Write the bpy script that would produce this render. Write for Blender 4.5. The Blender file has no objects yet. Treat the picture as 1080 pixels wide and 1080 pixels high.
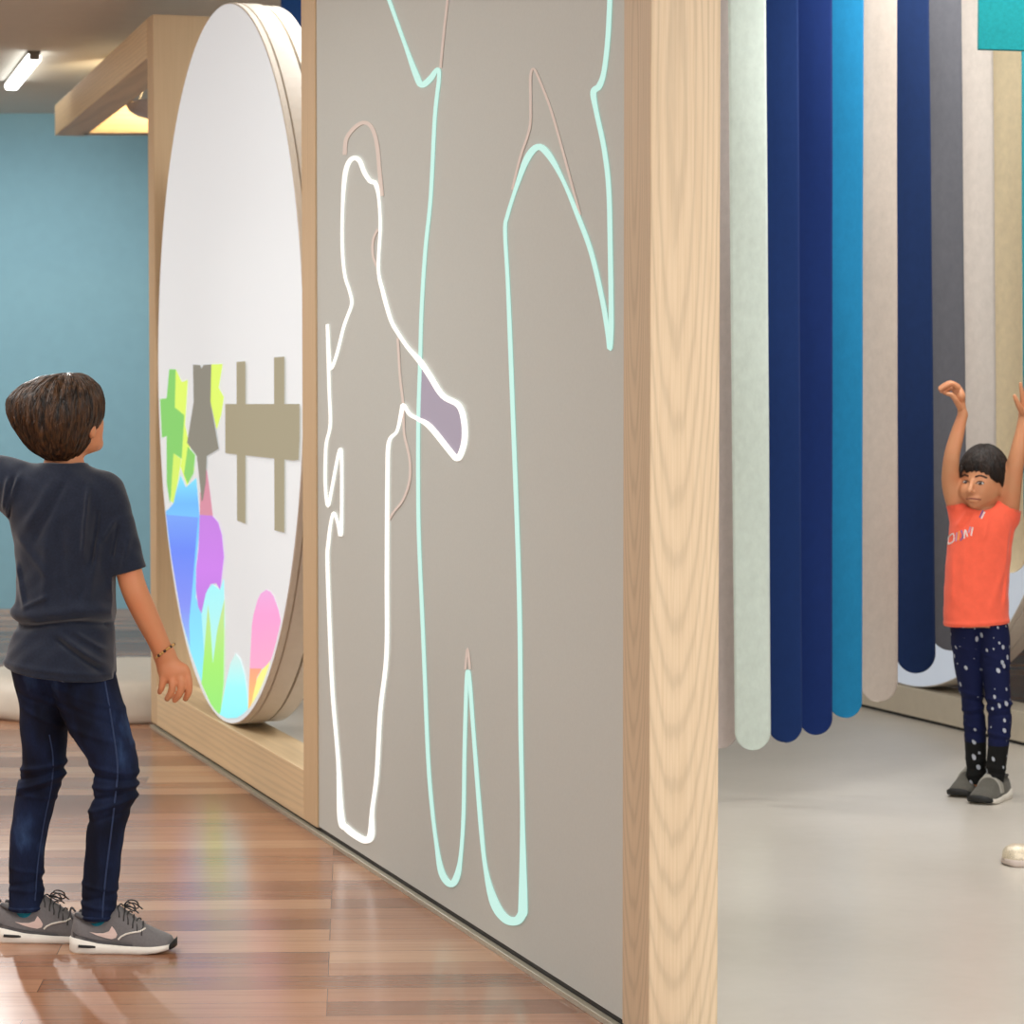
import bpy, bmesh, math, random
import numpy as np
from mathutils import Vector, Matrix
from mathutils.bvhtree import BVHTree
from mathutils.geometry import tessellate_polygon

random.seed(7)
RNG = np.random.default_rng(7)
SC = bpy.context.scene
COL = SC.collection
F = 3000.0
H = 1.32
PITCH = math.atan(136.0 / F)
CP, SP = math.cos(PITCH), math.sin(PITCH)
CAM = Vector((0, 0, H))


# ------------------------------------------------------------------ camera geometry
def ray(px, py):
    a = (px - 540) / F
    b = -(py - 540) / F
    return Vector((a, CP + b * SP, -SP + b * CP))


def at(px, py, Y):
    d = ray(px, py)
    return CAM + d * (Y / d.y)


def ground(px, py):
    d = ray(px, py)
    return CAM + d * (-H / d.z)


def on_plane(px, py, p0, n):
    d = ray(px, py)
    return CAM + d * ((p0 - CAM).dot(n) / d.dot(n))


# ------------------------------------------------------------------ objects
def wloc(o):
    v = Vector((0, 0, 0))
    while o is not None:
        v = v + o.location
        o = o.parent
    return v


def tag(o, label=None, cat=None, group=None, kind=None):
    if label:
        o['label'] = label
    if cat:
        o['category'] = cat
    if group:
        o['group'] = group
    if kind:
        o['kind'] = kind
    return o


def thing(name, label, cat, loc, group=None):
    o = bpy.data.objects.new(name, None)
    COL.objects.link(o)
    o.location = loc
    o.empty_display_size = 0.1
    return tag(o, label, cat, group)


def obj(name, data, mat, parent=None, smooth=False, label=None, bevel=0.0, seg=2):
    """data: bmesh or (verts, faces) in WORLD coordinates"""
    if isinstance(data, bmesh.types.BMesh):
        me = bpy.data.meshes.new(name)
        bmesh.ops.recalc_face_normals(data, faces=data.faces)
        data.to_mesh(me)
        data.free()
        n = len(me.vertices)
        co = np.empty(n * 3, dtype=np.float32)
        me.vertices.foreach_get('co', co)
        co = co.reshape(-1, 3)
    else:
        v, f = data
        me = bpy.data.meshes.new(name)
        v = np.asarray(v, dtype=np.float32)
        me.from_pydata(v.tolist(), [], [tuple(int(i) for i in q) for q in f])
        co = v.copy()
    if parent is None:
        base = Vector(((co[:, 0].min() + co[:, 0].max()) / 2, (co[:, 1].min() + co[:, 1].max()) / 2, co[:, 2].min()))
    else:
        base = wloc(parent)
    co = co - np.array(base, dtype=np.float32)
    me.vertices.foreach_set('co', co.astype(np.float32).ravel())
    me.update()
    mats = mat if isinstance(mat, (list, tuple)) else [mat]
    for m in mats:
        me.materials.append(m)
    if smooth:
        me.polygons.foreach_set('use_smooth', [True] * len(me.polygons))
    o = bpy.data.objects.new(name, me)
    COL.objects.link(o)
    if parent is None:
        o.location = base
    else:
        o.parent = parent
        o.location = (0, 0, 0)
    if bevel > 0:
        md = o.modifiers.new('bevel', 'BEVEL')
        md.width = bevel
        md.segments = seg
        md.limit_method = 'ANGLE'
        md.angle_limit = math.radians(40)
    if label:
        o['label'] = label
    return o


def add_hull8(bm, pts):
    """eight corners: bottom 4 (ccw) then top 4"""
    v = [bm.verts.new(p) for p in pts]
    for q in ((0, 3, 2, 1), (4, 5, 6, 7), (0, 1, 5, 4), (1, 2, 6, 5), (2, 3, 7, 6), (3, 0, 4, 7)):
        bm.faces.new([v[i] for i in q])


def add_box(bm, x0, x1, y0, y1, z0, z1, fn=None):
    pts = [(x0, y0, z0), (x1, y0, z0), (x1, y1, z0), (x0, y1, z0), (x0, y0, z1), (x1, y0, z1), (x1, y1, z1), (x0, y1, z1)]
    if fn:
        pts = [fn(*p) for p in pts]
    add_hull8(bm, pts)


def add_tube(bm, pts, r, n=8, closed=False):
    pts = [Vector(p) for p in pts]
    rr = r if isinstance(r, (list, tuple)) else [r] * len(pts)
    rings = []
    N = len(pts)
    up = Vector((0.13, 0.37, 0.92)).normalized()
    for i, p in enumerate(pts):
        a = pts[(i - 1) % N] if (closed or i > 0) else p
        b = pts[(i + 1) % N] if (closed or i < N - 1) else p
        t = (b - a)
        t = t.normalized() if t.length > 1e-9 else Vector((1, 0, 0))
        s = t.cross(up)
        if s.length < 1e-4:
            s = t.cross(Vector((1, 0, 0)))
        s.normalize()
        q = s.cross(t)
        rings.append([bm.verts.new(p + (s * math.cos(2 * math.pi * k / n) + q * math.sin(2 * math.pi * k / n)) * rr[i]) for k in range(n)])
    for i in range(N if closed else N - 1):
        A, B = rings[i], rings[(i + 1) % N]
        for k in range(n):
            bm.faces.new((A[k], A[(k + 1) % n], B[(k + 1) % n], B[k]))
    if not closed:
        bm.faces.new(rings[0][::-1])
        bm.faces.new(rings[-1])


def add_ball(bm, c, r, seg=12, rings=8, scale=(1, 1, 1), rot=None):
    M = Matrix.Translation(Vector(c)) @ (rot.to_4x4() if rot else Matrix.Identity(4)) @ Matrix.Diagonal((r * scale[0], r * scale[1], r * scale[2], 1))
    bmesh.ops.create_uvsphere(bm, u_segments=seg, v_segments=rings, radius=1.0, matrix=M)


def catmull(P, n):
    P = [np.array(p, dtype=float) for p in P]
    out = []
    for i in range(len(P) - 1):
        p0 = P[max(i - 1, 0)]; p1 = P[i]; p2 = P[i + 1]; p3 = P[min(i + 2, len(P) - 1)]
        for k in range(n):
            t = k / n
            out.append(0.5 * ((2 * p1) + (-p0 + p2) * t + (2 * p0 - 5 * p1 + 4 * p2 - p3) * t * t + (-p0 + 3 * p1 - 3 * p2 + p3) * t ** 3))
    out.append(P[-1])
    return out


# ------------------------------------------------------------------ materials
def lin(c):
    return tuple(((x / 255.0) / 12.92 if x / 255.0 <= 0.04045 else ((x / 255.0 + 0.055) / 1.055) ** 2.4) for x in c) + (1.0,)


class NT:
    def __init__(self, name):
        self.m = bpy.data.materials.new(name)
        self.m.use_nodes = True
        self.t = self.m.node_tree
        self.b = self.t.nodes['Principled BSDF']

    def n(self, kind, **kw):
        x = self.t.nodes.new(kind)
        for k, v in kw.items():
            if k in x.inputs.keys():
                x.inputs[k].default_value = v
            else:
                setattr(x, k, v)
        return x

    def l(self, a, b):
        self.t.links.new(a, b)

    def coords(self, scale=(1, 1, 1), rot=(0, 0, 0), space='Object'):
        tc = self.n('ShaderNodeTexCoord')
        mp = self.n('ShaderNodeMapping')
        mp.inputs['Scale'].default_value = scale
        mp.inputs['Rotation'].default_value = rot
        self.l(tc.outputs[space], mp.inputs['Vector'])
        return mp.outputs['Vector']

    def ramp(self, fac, stops):
        r = self.n('ShaderNodeValToRGB')
        e = r.color_ramp.elements
        while len(e) < len(stops):
            e.new(0.5)
        for i, (p, c) in enumerate(stops):
            e[i].position = p
            e[i].color = c
        self.l(fac, r.inputs['Fac'])
        return r.outputs['Color']

    def bump(self, h, strength=0.2, dist=0.01):
        b = self.n('ShaderNodeBump')
        b.inputs['Strength'].default_value = strength
        b.inputs['Distance'].default_value = dist
        self.l(h, b.inputs['Height'])
        self.l(b.outputs['Normal'], self.b.inputs['Normal'])


def vary(c, f):
    return tuple(min(1.0, x * f) for x in c[:3]) + (1.0,)


def mat_plain(name, rgb, rough=0.6, noise=30.0, amt=0.06, bump=0.05, metal=0.0, scale=(1, 1, 1), spec=0.5):
    k = NT(name)
    c = lin(rgb)
    v = k.coords(scale)
    nz = k.n('ShaderNodeTexNoise', Scale=noise, Detail=4.0)
    k.l(v, nz.inputs['Vector'])
    k.l(k.ramp(nz.outputs['Fac'], [(0.3, vary(c, 1 - amt)), (0.7, vary(c, 1 + amt))]), k.b.inputs['Base Color'])
    k.b.inputs['Roughness'].default_value = rough
    k.b.inputs['Metallic'].default_value = metal
    k.b.inputs['Specular IOR Level'].default_value = spec
    if bump:
        k.bump(nz.outputs['Fac'], bump, 0.004)
    return k.m


def mat_emit(name, rgb, strength=1.0, base=None):
    k = NT(name)
    k.b.inputs['Base Color'].default_value = lin(base or (60, 60, 60))
    k.b.inputs['Roughness'].default_value = 0.7
    k.b.inputs['Specular IOR Level'].default_value = 0.1
    k.b.inputs['Emission Color'].default_value = lin(rgb)
    k.b.inputs['Emission Strength'].default_value = strength
    return k.m


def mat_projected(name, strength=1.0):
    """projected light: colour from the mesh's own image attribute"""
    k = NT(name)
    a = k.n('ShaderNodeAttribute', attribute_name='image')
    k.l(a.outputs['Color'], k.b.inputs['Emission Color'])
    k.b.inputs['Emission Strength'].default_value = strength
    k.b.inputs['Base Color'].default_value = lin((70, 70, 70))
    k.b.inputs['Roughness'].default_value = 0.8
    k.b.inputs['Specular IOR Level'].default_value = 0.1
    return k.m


def mat_ash(name, rgb, axis='z', rough=0.5, centre=None, fac=0.5):
    """pale ash with long cathedral grain"""
    k = NT(name)
    c = lin(rgb)
    # rotate so that the grain always runs along the texture's z
    rot = {'z': (0, 0, 0), 'x': (0, math.pi / 2, 0), 'w': (math.pi / 2, 0, 0)}[axis]
    tc = k.n('ShaderNodeTexCoord')
    m0 = k.n('ShaderNodeMapping')
    m0.inputs['Rotation'].default_value = (0, 0, -math.atan2(0.2985, 0.9544) if axis == 'w' else 0)
    mr = k.n('ShaderNodeMapping')
    mr.inputs['Rotation'].default_value = rot
    k.l(tc.outputs['Object'], m0.inputs['Vector'])
    k.l(m0.outputs['Vector'], mr.inputs['Vector'])
    ms = k.n('ShaderNodeMapping')
    ms.inputs['Scale'].default_value = (1, 1, 0.05)
    if centre is not None:
        ms.inputs['Location'].default_value = (-centre[0], -centre[1], -centre[2] * 0.05)
    k.l(mr.outputs['Vector'], ms.inputs['Vector'])
    v = ms.outputs['Vector']
    nz = k.n('ShaderNodeTexNoise', Scale=14.0, Detail=3.0)
    k.l(v, nz.inputs['Vector'])
    wv = k.n('ShaderNodeTexWave', Scale=19.0, Distortion=5.0, Detail=2.0)
    wv.inputs['Detail Scale'].default_value = 1.2
    wv.wave_type = 'RINGS'
    wv.rings_direction = 'Z' if centre is None else 'SPHERICAL'
    if centre is not None:
        wv.inputs['Scale'].default_value = 46.0
        wv.inputs['Distortion'].default_value = 1.8
        ms.inputs['Scale'].default_value = (1, 1, 0.085)
        ms.inputs['Location'].default_value = (-centre[0], -centre[1], -centre[2] * 0.085)
    k.l(v, wv.inputs['Vector'])
    ms2 = k.n('ShaderNodeMapping')
    ms2.inputs['Scale'].default_value = (260, 260, 5)
    k.l(mr.outputs['Vector'], ms2.inputs['Vector'])
    n2 = k.n('ShaderNodeTexNoise', Scale=1.0, Detail=3.0)
    k.l(ms2.outputs['Vector'], n2.inputs['Vector'])
    c1 = k.ramp(wv.outputs['Fac'], [(0.1, vary(c, 1.05)), (0.7, c), (1.0, vary(c, 0.92 if centre is None else 0.89))])
    c2 = k.ramp(n2.outputs['Fac'], [(0.35, (0.9, 0.88, 0.85, 1)), (0.6, (1, 1, 1, 1))])
    mx = k.n('ShaderNodeMix', data_type='RGBA', blend_type='MULTIPLY')
    mx.inputs['Factor'].default_value = fac
    k.l(c1, mx.inputs['A'])
    k.l(c2, mx.inputs['B'])
    c3 = k.ramp(nz.outputs['Fac'], [(0.3, (0.95, 0.93, 0.9, 1)), (0.7, (1, 1, 1, 1))])
    m2 = k.n('ShaderNodeMix', data_type='RGBA', blend_type='MULTIPLY')
    m2.inputs['Factor'].default_value = 0.5
    k.l(mx.outputs['Result'], m2.inputs['A'])
    k.l(c3, m2.inputs['B'])
    k.l(m2.outputs['Result'], k.b.inputs['Base Color'])
    k.b.inputs['Roughness'].default_value = rough
    k.b.inputs['Specular IOR Level'].default_value = 0.3
    k.bump(n2.outputs['Fac'], 0.08, 0.002)
    return k.m


def mat_floor_wood():
    k = NT('plank_floor')
    v = k.coords(rot=(0, 0, math.radians(-3.2)))
    br = k.n('ShaderNodeTexBrick', offset=0.37, offset_frequency=3, squash=1.0)
    br.inputs['Scale'].default_value = 1.0
    br.inputs['Brick Width'].default_value = 1.7
    br.inputs['Row Height'].default_value = 0.135
    br.inputs['Mortar Size'].default_value = 0.0012
    br.inputs['Mortar Smooth'].default_value = 0.3
    br.inputs['Bias'].default_value = 0.0
    br.inputs['Color1'].default_value = (0, 0, 0, 1)
    br.inputs['Color2'].default_value = (1, 1, 1, 1)
    br.inputs['Mortar'].default_value = (0.2, 0.2, 0.2, 1)
    k.l(v, br.inputs['Vector'])
    tone = k.ramp(br.outputs['Color'], [(0.0, lin((128, 84, 58))), (0.3, lin((152, 104, 76))), (0.65, lin((172, 124, 93))), (1.0, lin((194, 152, 120)))])
    v2 = k.coords(scale=(1.2, 26, 1), rot=(0, 0, math.radians(-3.2)))
    nz = k.n('ShaderNodeTexNoise', Scale=1.6, Detail=6.0)
    nz.inputs['Roughness'].default_value = 0.65
    k.l(v2, nz.inputs['Vector'])
    g = k.ramp(nz.outputs['Fac'], [(0.3, (0.72, 0.68, 0.66, 1)), (0.55, (1, 1, 1, 1)), (0.75, (1.0, 1.0, 1.0, 1))])
    mx = k.n('ShaderNodeMix', data_type='RGBA', blend_type='MULTIPLY')
    mx.inputs['Factor'].default_value = 0.75
    k.l(tone, mx.inputs['A'])
    k.l(g, mx.inputs['B'])
    dk = k.n('ShaderNodeMix', data_type='RGBA', blend_type='MIX')
    k.l(br.outputs['Fac'], dk.inputs['Factor'])
    k.l(mx.outputs['Result'], dk.inputs['A'])
    dk.inputs['B'].default_value = lin((105, 66, 44))
    k.l(dk.outputs['Result'], k.b.inputs['Base Color'])
    n3 = k.n('ShaderNodeTexNoise', Scale=3.0, Detail=3.0)
    k.l(v, n3.inputs['Vector'])
    rr = k.n('ShaderNodeMapRange')
    rr.inputs['To Min'].default_value = 0.17
    rr.inputs['To Max'].default_value = 0.3
    k.l(n3.outputs['Fac'], rr.inputs['Value'])
    k.l(rr.outputs['Result'], k.b.inputs['Roughness'])
    k.b.inputs['Specular IOR Level'].default_value = 0.55
    k.bump(nz.outputs['Fac'], 0.03, 0.003)
    return k.m


def mat_concrete():
    k = NT('polished_concrete')
    v = k.coords()
    nz = k.n('ShaderNodeTexNoise', Scale=1.3, Detail=5.0)
    k.l(v, nz.inputs['Vector'])
    n2 = k.n('ShaderNodeTexNoise', Scale=22.0, Detail=4.0)
    k.l(v, n2.inputs['Vector'])
    a = k.ramp(nz.outputs['Fac'], [(0.3, lin((194, 187, 176))), (0.7, lin((208, 201, 191)))])
    b = k.ramp(n2.outputs['Fac'], [(0.3, (0.95, 0.95, 0.94, 1)), (0.7, (1, 1, 1, 1))])
    mx = k.n('ShaderNodeMix', data_type='RGBA', blend_type='MULTIPLY')
    mx.inputs['Factor'].default_value = 0.7
    k.l(a, mx.inputs['A'])
    k.l(b, mx.inputs['B'])
    k.l(mx.outputs['Result'], k.b.inputs['Base Color'])
    k.b.inputs['Roughness'].default_value = 0.33
    k.b.inputs['Specular IOR Level'].default_value = 0.5
    return k.m


def mat_cloth(name, rgb, amt=0.1, weave=900.0, fleck=60.0, bump=0.12, rough=0.92, sheen=0.15, stretch=(1, 1, 1)):
    k = NT(name)
    c = lin(rgb)
    v = k.coords(stretch)
    nz = k.n('ShaderNodeTexNoise', Scale=fleck, Detail=5.0)
    nz.inputs['Roughness'].default_value = 0.7
    k.l(v, nz.inputs['Vector'])
    k.l(k.ramp(nz.outputs['Fac'], [(0.3, vary(c, 1 - amt)), (0.7, vary(c, 1 + amt))]), k.b.inputs['Base Color'])
    n2 = k.n('ShaderNodeTexNoise', Scale=weave, Detail=1.0)
    k.l(v, n2.inputs['Vector'])
    k.b.inputs['Roughness'].default_value = rough
    k.b.inputs['Specular IOR Level'].default_value = 0.2
    k.b.inputs['Sheen Weight'].default_value = sheen
    k.bump(n2.outputs['Fac'], bump, 0.002)
    return k.m


def mat_denim():
    k = NT('dark_denim')
    v = k.coords((1, 1, 0.45))
    nz = k.n('ShaderNodeTexNoise', Scale=11.0, Detail=3.0)
    k.l(v, nz.inputs['Vector'])
    a = k.ramp(nz.outputs['Fac'], [(0.38, lin((13, 18, 36))), (0.58, lin((24, 36, 66))), (0.76, lin((60, 86, 128)))])
    v2 = k.coords((1, 1, 0.3))
    n2 = k.n('ShaderNodeTexNoise', Scale=330.0, Detail=3.0)
    k.l(v2, n2.inputs['Vector'])
    b = k.ramp(n2.outputs['Fac'], [(0.35, (0.7, 0.7, 0.72, 1)), (0.7, (1, 1, 1, 1))])
    mx = k.n('ShaderNodeMix', data_type='RGBA', blend_type='MULTIPLY')
    mx.inputs['Factor'].default_value = 0.8
    k.l(a, mx.inputs['A'])
    k.l(b, mx.inputs['B'])
    k.l(mx.outputs['Result'], k.b.inputs['Base Color'])
    k.b.inputs['Roughness'].default_value = 0.85
    k.b.inputs['Specular IOR Level'].default_value = 0.2
    k.bump(n2.outputs['Fac'], 0.15, 0.002)
    return k.m


def mat_leggings(name, rgb, cut=None, rgb2=None):
    """dark stretch fabric printed all over with pale planets and rockets"""
    k = NT(name)
    v = k.coords((1, 1, 1), rot=(0.25, 0.4, 0.3))
    ms = k.n('ShaderNodeMapping')
    ms.inputs['Scale'].default_value = (46, 46, 30)
    k.l(v, ms.inputs['Vector'])
    vo = k.n('ShaderNodeTexVoronoi', feature='F1', Scale=1.0, Randomness=0.9)
    k.l(ms.outputs['Vector'], vo.inputs['Vector'])
    sep = k.n('ShaderNodeSeparateColor')
    k.l(vo.outputs['Color'], sep.inputs['Color'])
    thr = k.n('ShaderNodeMapRange')
    thr.inputs['To Min'].default_value = 0.02
    thr.inputs['To Max'].default_value = 0.32
    k.l(sep.outputs['Red'], thr.inputs['Value'])
    lt = k.n('ShaderNodeMath', operation='LESS_THAN')
    k.l(vo.outputs['Distance'], lt.inputs[0])
    k.l(thr.outputs['Result'], lt.inputs[1])
    mx = k.n('ShaderNodeMix', data_type='RGBA')
    k.l(lt.outputs['Value'], mx.inputs['Factor'])
    mx.inputs['B'].default_value = lin((176, 180, 190))
    if cut is not None:
        tc = k.n('ShaderNodeTexCoord')
        sx = k.n('ShaderNodeSeparateXYZ')
        k.l(tc.outputs['Object'], sx.inputs['Vector'])
        gt = k.n('ShaderNodeMath', operation='GREATER_THAN')
        k.l(sx.outputs['Z'], gt.inputs[0])
        gt.inputs[1].default_value = cut
        m2 = k.n('ShaderNodeMix', data_type='RGBA')
        k.l(gt.outputs['Value'], m2.inputs['Factor'])
        m2.inputs['A'].default_value = lin(rgb2)
        m2.inputs['B'].default_value = lin(rgb)
        k.l(m2.outputs['Result'], mx.inputs['A'])
    else:
        mx.inputs['A'].default_value = lin(rgb)
    k.l(mx.outputs['Result'], k.b.inputs['Base Color'])
    k.b.inputs['Roughness'].default_value = 0.85
    k.b.inputs['Specular IOR Level'].default_value = 0.2
    return k.m


def mat_skin(name, rgb):
    k = NT(name)
    c = lin(rgb)
    v = k.coords()
    nz = k.n('ShaderNodeTexNoise', Scale=18.0, Detail=4.0)
    k.l(v, nz.inputs['Vector'])
    red = (min(1, c[0] * 1.04), c[1] * 0.9, c[2] * 0.86, 1)
    k.l(k.ramp(nz.outputs['Fac'], [(0.35, c), (0.75, red)]), k.b.inputs['Base Color'])
    k.b.inputs['Roughness'].default_value = 0.5
    k.b.inputs['Specular IOR Level'].default_value = 0.35
    k.b.inputs['Subsurface Weight'].default_value = 0.08
    k.b.inputs['Subsurface Radius'].default_value = (0.012, 0.005, 0.003)
    return k.m


def mat_hair(name, dark, light):
    k = NT(name)
    v = k.coords((1, 1, 0.12))
    nz = k.n('ShaderNodeTexNoise', Scale=120.0, Detail=4.0)
    k.l(v, nz.inputs['Vector'])
    k.l(k.ramp(nz.outputs['Fac'], [(0.35, lin(dark)), (0.72, lin(light))]), k.b.inputs['Base Color'])
    k.b.inputs['Roughness'].default_value = 0.42
    k.b.inputs['Specular IOR Level'].default_value = 0.45
    k.bump(nz.outputs['Fac'], 0.35, 0.004)
    return k.m


M = {}
M['ash'] = mat_ash('pale_ash_upright', (206, 180, 144), 'z')
M['ash_sill'] = mat_ash('pale_ash_sill', (220, 196, 158), 'w')
M['ash_cross'] = mat_ash('pale_ash_cross', (206, 180, 144), 'x')
M['floor'] = mat_floor_wood()
M['concrete'] = mat_concrete()
M['blue_wall'] = mat_plain('blue_wall_paint', (108, 148, 162), 0.75, 14, 0.025, 0.02)
M['white_wall'] = mat_plain('off_white_paint', (205, 198, 188), 0.8, 14, 0.02, 0.02)
M['ceiling'] = mat_plain('ceiling_paint', (214, 214, 206), 0.85, 10, 0.02, 0.02)
M['screen'] = mat_plain('grey_projection_paint', (193, 197, 192), 0.55, 140, 0.02, 0.02, spec=0.3)
M['black'] = mat_plain('black_rubber', (18, 18, 18), 0.6)
M['trim'] = mat_plain('brushed_trim', (176, 170, 152), 0.4, 60, 0.05, 0.02, metal=0.3)
M['disc_rim'] = mat_plain('disc_rim_paint', (205, 196, 184), 0.55, 40, 0.03, 0.02)
M['lamp'] = mat_emit('lamp_diffuser', (255, 252, 246), 6.0, (240, 240, 240))
M['lamp_cap'] = mat_plain('lamp_cap_grey', (110, 104, 92), 0.5)
M['cream'] = mat_plain('cream_vinyl', (214, 206, 192), 0.5, 20, 0.03, 0.02)
M['pendant'] = mat_plain('pendant_grey', (196, 198, 204), 0.5)


# ------------------------------------------------------------------ the display wall's own frame
NC = ground(684, 1109)
FC = ground(162, 769)
NC.z = FC.z = 0
WD = (FC - NC).normalized()          # along the wall, away from the camera
WN = Vector((WD.y, -WD.x, 0))        # through the wall, to the right
if WN.x < 0:
    WN = -WN
print('wall', NC, FC, WD, WN, (FC - NC).length)


def W(u, v, z):
    return NC + WD * u + WN * v + Vector((0, 0, z))


def w_uz(px, py, v=0.0):
    p = on_plane(px, py, NC + WN * v, WN)
    return (p - NC).dot(WD), p.z


def wbox(bm, u0, u1, v0, v1, z0, z1):
    add_box(bm, u0, u1, v0, v1, z0, z1, lambda u, v, z: W(u, v, z))


def ux(px):
    return w_uz(px, 500)[0]


WALL_TOP = at(160, 17, W(ux(161), 0, 0).y).z
U_P1 = ux(657)
U_P2 = ux(333)
U_P3 = ux(319)
U_P4 = ux(164)
U_END = ux(158)
print('u', U_P1, U_P2, U_P3, U_P4, U_END, 'top', WALL_TOP)
V_IN = 0.1465
BEAM = 0.15

# ------------------------------------------------------------------ the setting
X0, X1, Y0, Y1 = -6.5, 6.0, -2.5, ground(20, 642).y
CEIL = at(20, 119.5, Y1).z
print('back wall', Y1, 'ceiling', CEIL)
RC = ground(905, 745)
RE = ground(1080, 787)
RC.z = RE.z = 0
RD = (RC - RE).normalized()
RN = Vector((RD.y, -RD.x, 0))
if RN.x < 0:
    RN = -RN


def flat_poly(pts, z, th):
    bm = bmesh.new()
    t = [bm.verts.new((p[0], p[1], z)) for p in pts]
    b = [bm.verts.new((p[0], p[1], z - th)) for p in pts]
    bm.faces.new(t)
    bm.faces.new(b[::-1])
    n = len(pts)
    for i in range(n):
        bm.faces.new((t[i], b[i], b[(i + 1) % n], t[(i + 1) % n]))
    return bm


# the boundary between timber and concrete runs under the display wall
mid = lambda u: W(u, 0.07, 0)
a0 = mid(-9.0)
a1 = mid(U_END)
rb = RC + RD * 5 + RN * 0.05
a0p = (mid(0) + (mid(0) - mid(1)) * ((mid(0).y - Y0) / (mid(1).y - mid(0).y)))
near_r = RE - RD * ((RE.y - Y0) / RD.y) + RN * 0.05
qr = RE + RD * 4.5 + RN * 0.05
tag(obj('floor', flat_poly([(X0, Y0), (a0p.x, Y0), (a1.x, a1.y), (qr.x, qr.y), (near_r.x, Y0), (X1 + 3, Y0), (X1 + 3, Y1), (X0, Y1)], 0, 0.1), M['floor']),
    'glossy red-brown plank floor', kind='structure')
tag(obj('floor', flat_poly([(a0p.x, Y0), (near_r.x, Y0), (qr.x, qr.y), (a1.x, a1.y)], 0, 0.1), M['concrete']),
    'polished grey concrete floor on the right', kind='structure')
bm = bmesh.new(); add_box(bm, X0 - 0.1, X1 + 3, Y0, Y1 + 0.1, CEIL, CEIL + 0.1)
tag(obj('ceiling', bm, M['ceiling']), 'plain warm grey ceiling', kind='structure')
bm = bmesh.new(); add_box(bm, X0 - 0.1, X1 + 3, Y1, Y1 + 0.1, 0, CEIL)
tag(obj('wall_back', bm, M['blue_wall']), 'flat sky blue back wall', kind='structure')
bm = bmesh.new(); add_box(bm, X0 - 0.1, X0, Y0, Y1, 0, CEIL)
tag(obj('wall_left', bm, M['white_wall']), 'off-white left wall', kind='structure')
bm = bmesh.new(); add_box(bm, X1 + 2.9, X1 + 3, Y0, Y1, 0, CEIL)
tag(obj('wall_right', bm, M['white_wall']), 'off-white right wall', kind='structure')

# ------------------------------------------------------------------ the timber display frame
Z_B = 0.022
t = thing('display_wall', 'pale ash timber display wall that holds the grey screen and the big white disc', 'display wall', W(U_P4 / 2, 0.07, 0))
def wpart(name, mat, u0, u1, v0, v1, z0, z1, bev=0.003, label=None):
    b = bmesh.new(); wbox(b, u0, u1, v0, v1, z0, z1)
    return obj(name, b, mat, t, bevel=bev, label=label)
_c = at(699, 105, 5.66) + WD * 0.012 - W(U_P4 / 2, 0.07, 0)
M['ash_end'] = mat_ash('pale_ash_cathedral', (205, 184, 155), 'z', 0.5, _c, 0.7)
wpart('post', M['ash_end'], 0, U_P1, 0, V_IN, Z_B, WALL_TOP)
wpart('post', M['ash'], U_P2, U_P3, 0, V_IN, Z_B, WALL_TOP)
wpart('post', M['ash'], U_P4, U_END, 0, 0.26, Z_B, WALL_TOP)
SILL_Z = on_plane(324, 814, NC, WN).z
print('sill', SILL_Z)
wpart('sill', M['ash_sill'], U_P3, U_P4, 0, V_IN, Z_B, SILL_Z)
wpart('header_beam', M['ash_sill'], U_P1, U_P2, 0, V_IN, WALL_TOP - BEAM, WALL_TOP)
wpart('recessed_base', M['black'], 0.0, U_END, 0.012, V_IN - 0.01, 0.0, Z_B, 0)
wpart('floor_trim', M['trim'], 0.0, U_END, -0.006, 0.011, 0.0, 0.0125, 0.001, label='thin pale metal strip along the floor')

# ------------------------------------------------------------------ the projection screen with drawn light
scr = thing('projection_screen', 'tall matt grey screen showing glowing white and mint body outlines', 'screen', W((U_P1 + U_P2) / 2, 0.05, Z_B))
b = bmesh.new(); wbox(b, U_P1 + 0.0005, U_P2 - 0.0005, 0.006, 0.12, Z_B + 0.0045, WALL_TOP - BEAM)
obj('panel', b, M['screen'], scr)

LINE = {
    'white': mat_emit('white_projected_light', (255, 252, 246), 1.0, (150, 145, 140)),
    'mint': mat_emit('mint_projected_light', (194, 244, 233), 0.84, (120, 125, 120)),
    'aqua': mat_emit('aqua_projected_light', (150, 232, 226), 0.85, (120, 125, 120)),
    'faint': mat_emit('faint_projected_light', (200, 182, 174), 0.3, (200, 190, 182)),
    'lav': mat_emit('lavender_projected_light', (150, 142, 162), 0.62, (136, 130, 138)),
}


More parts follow.
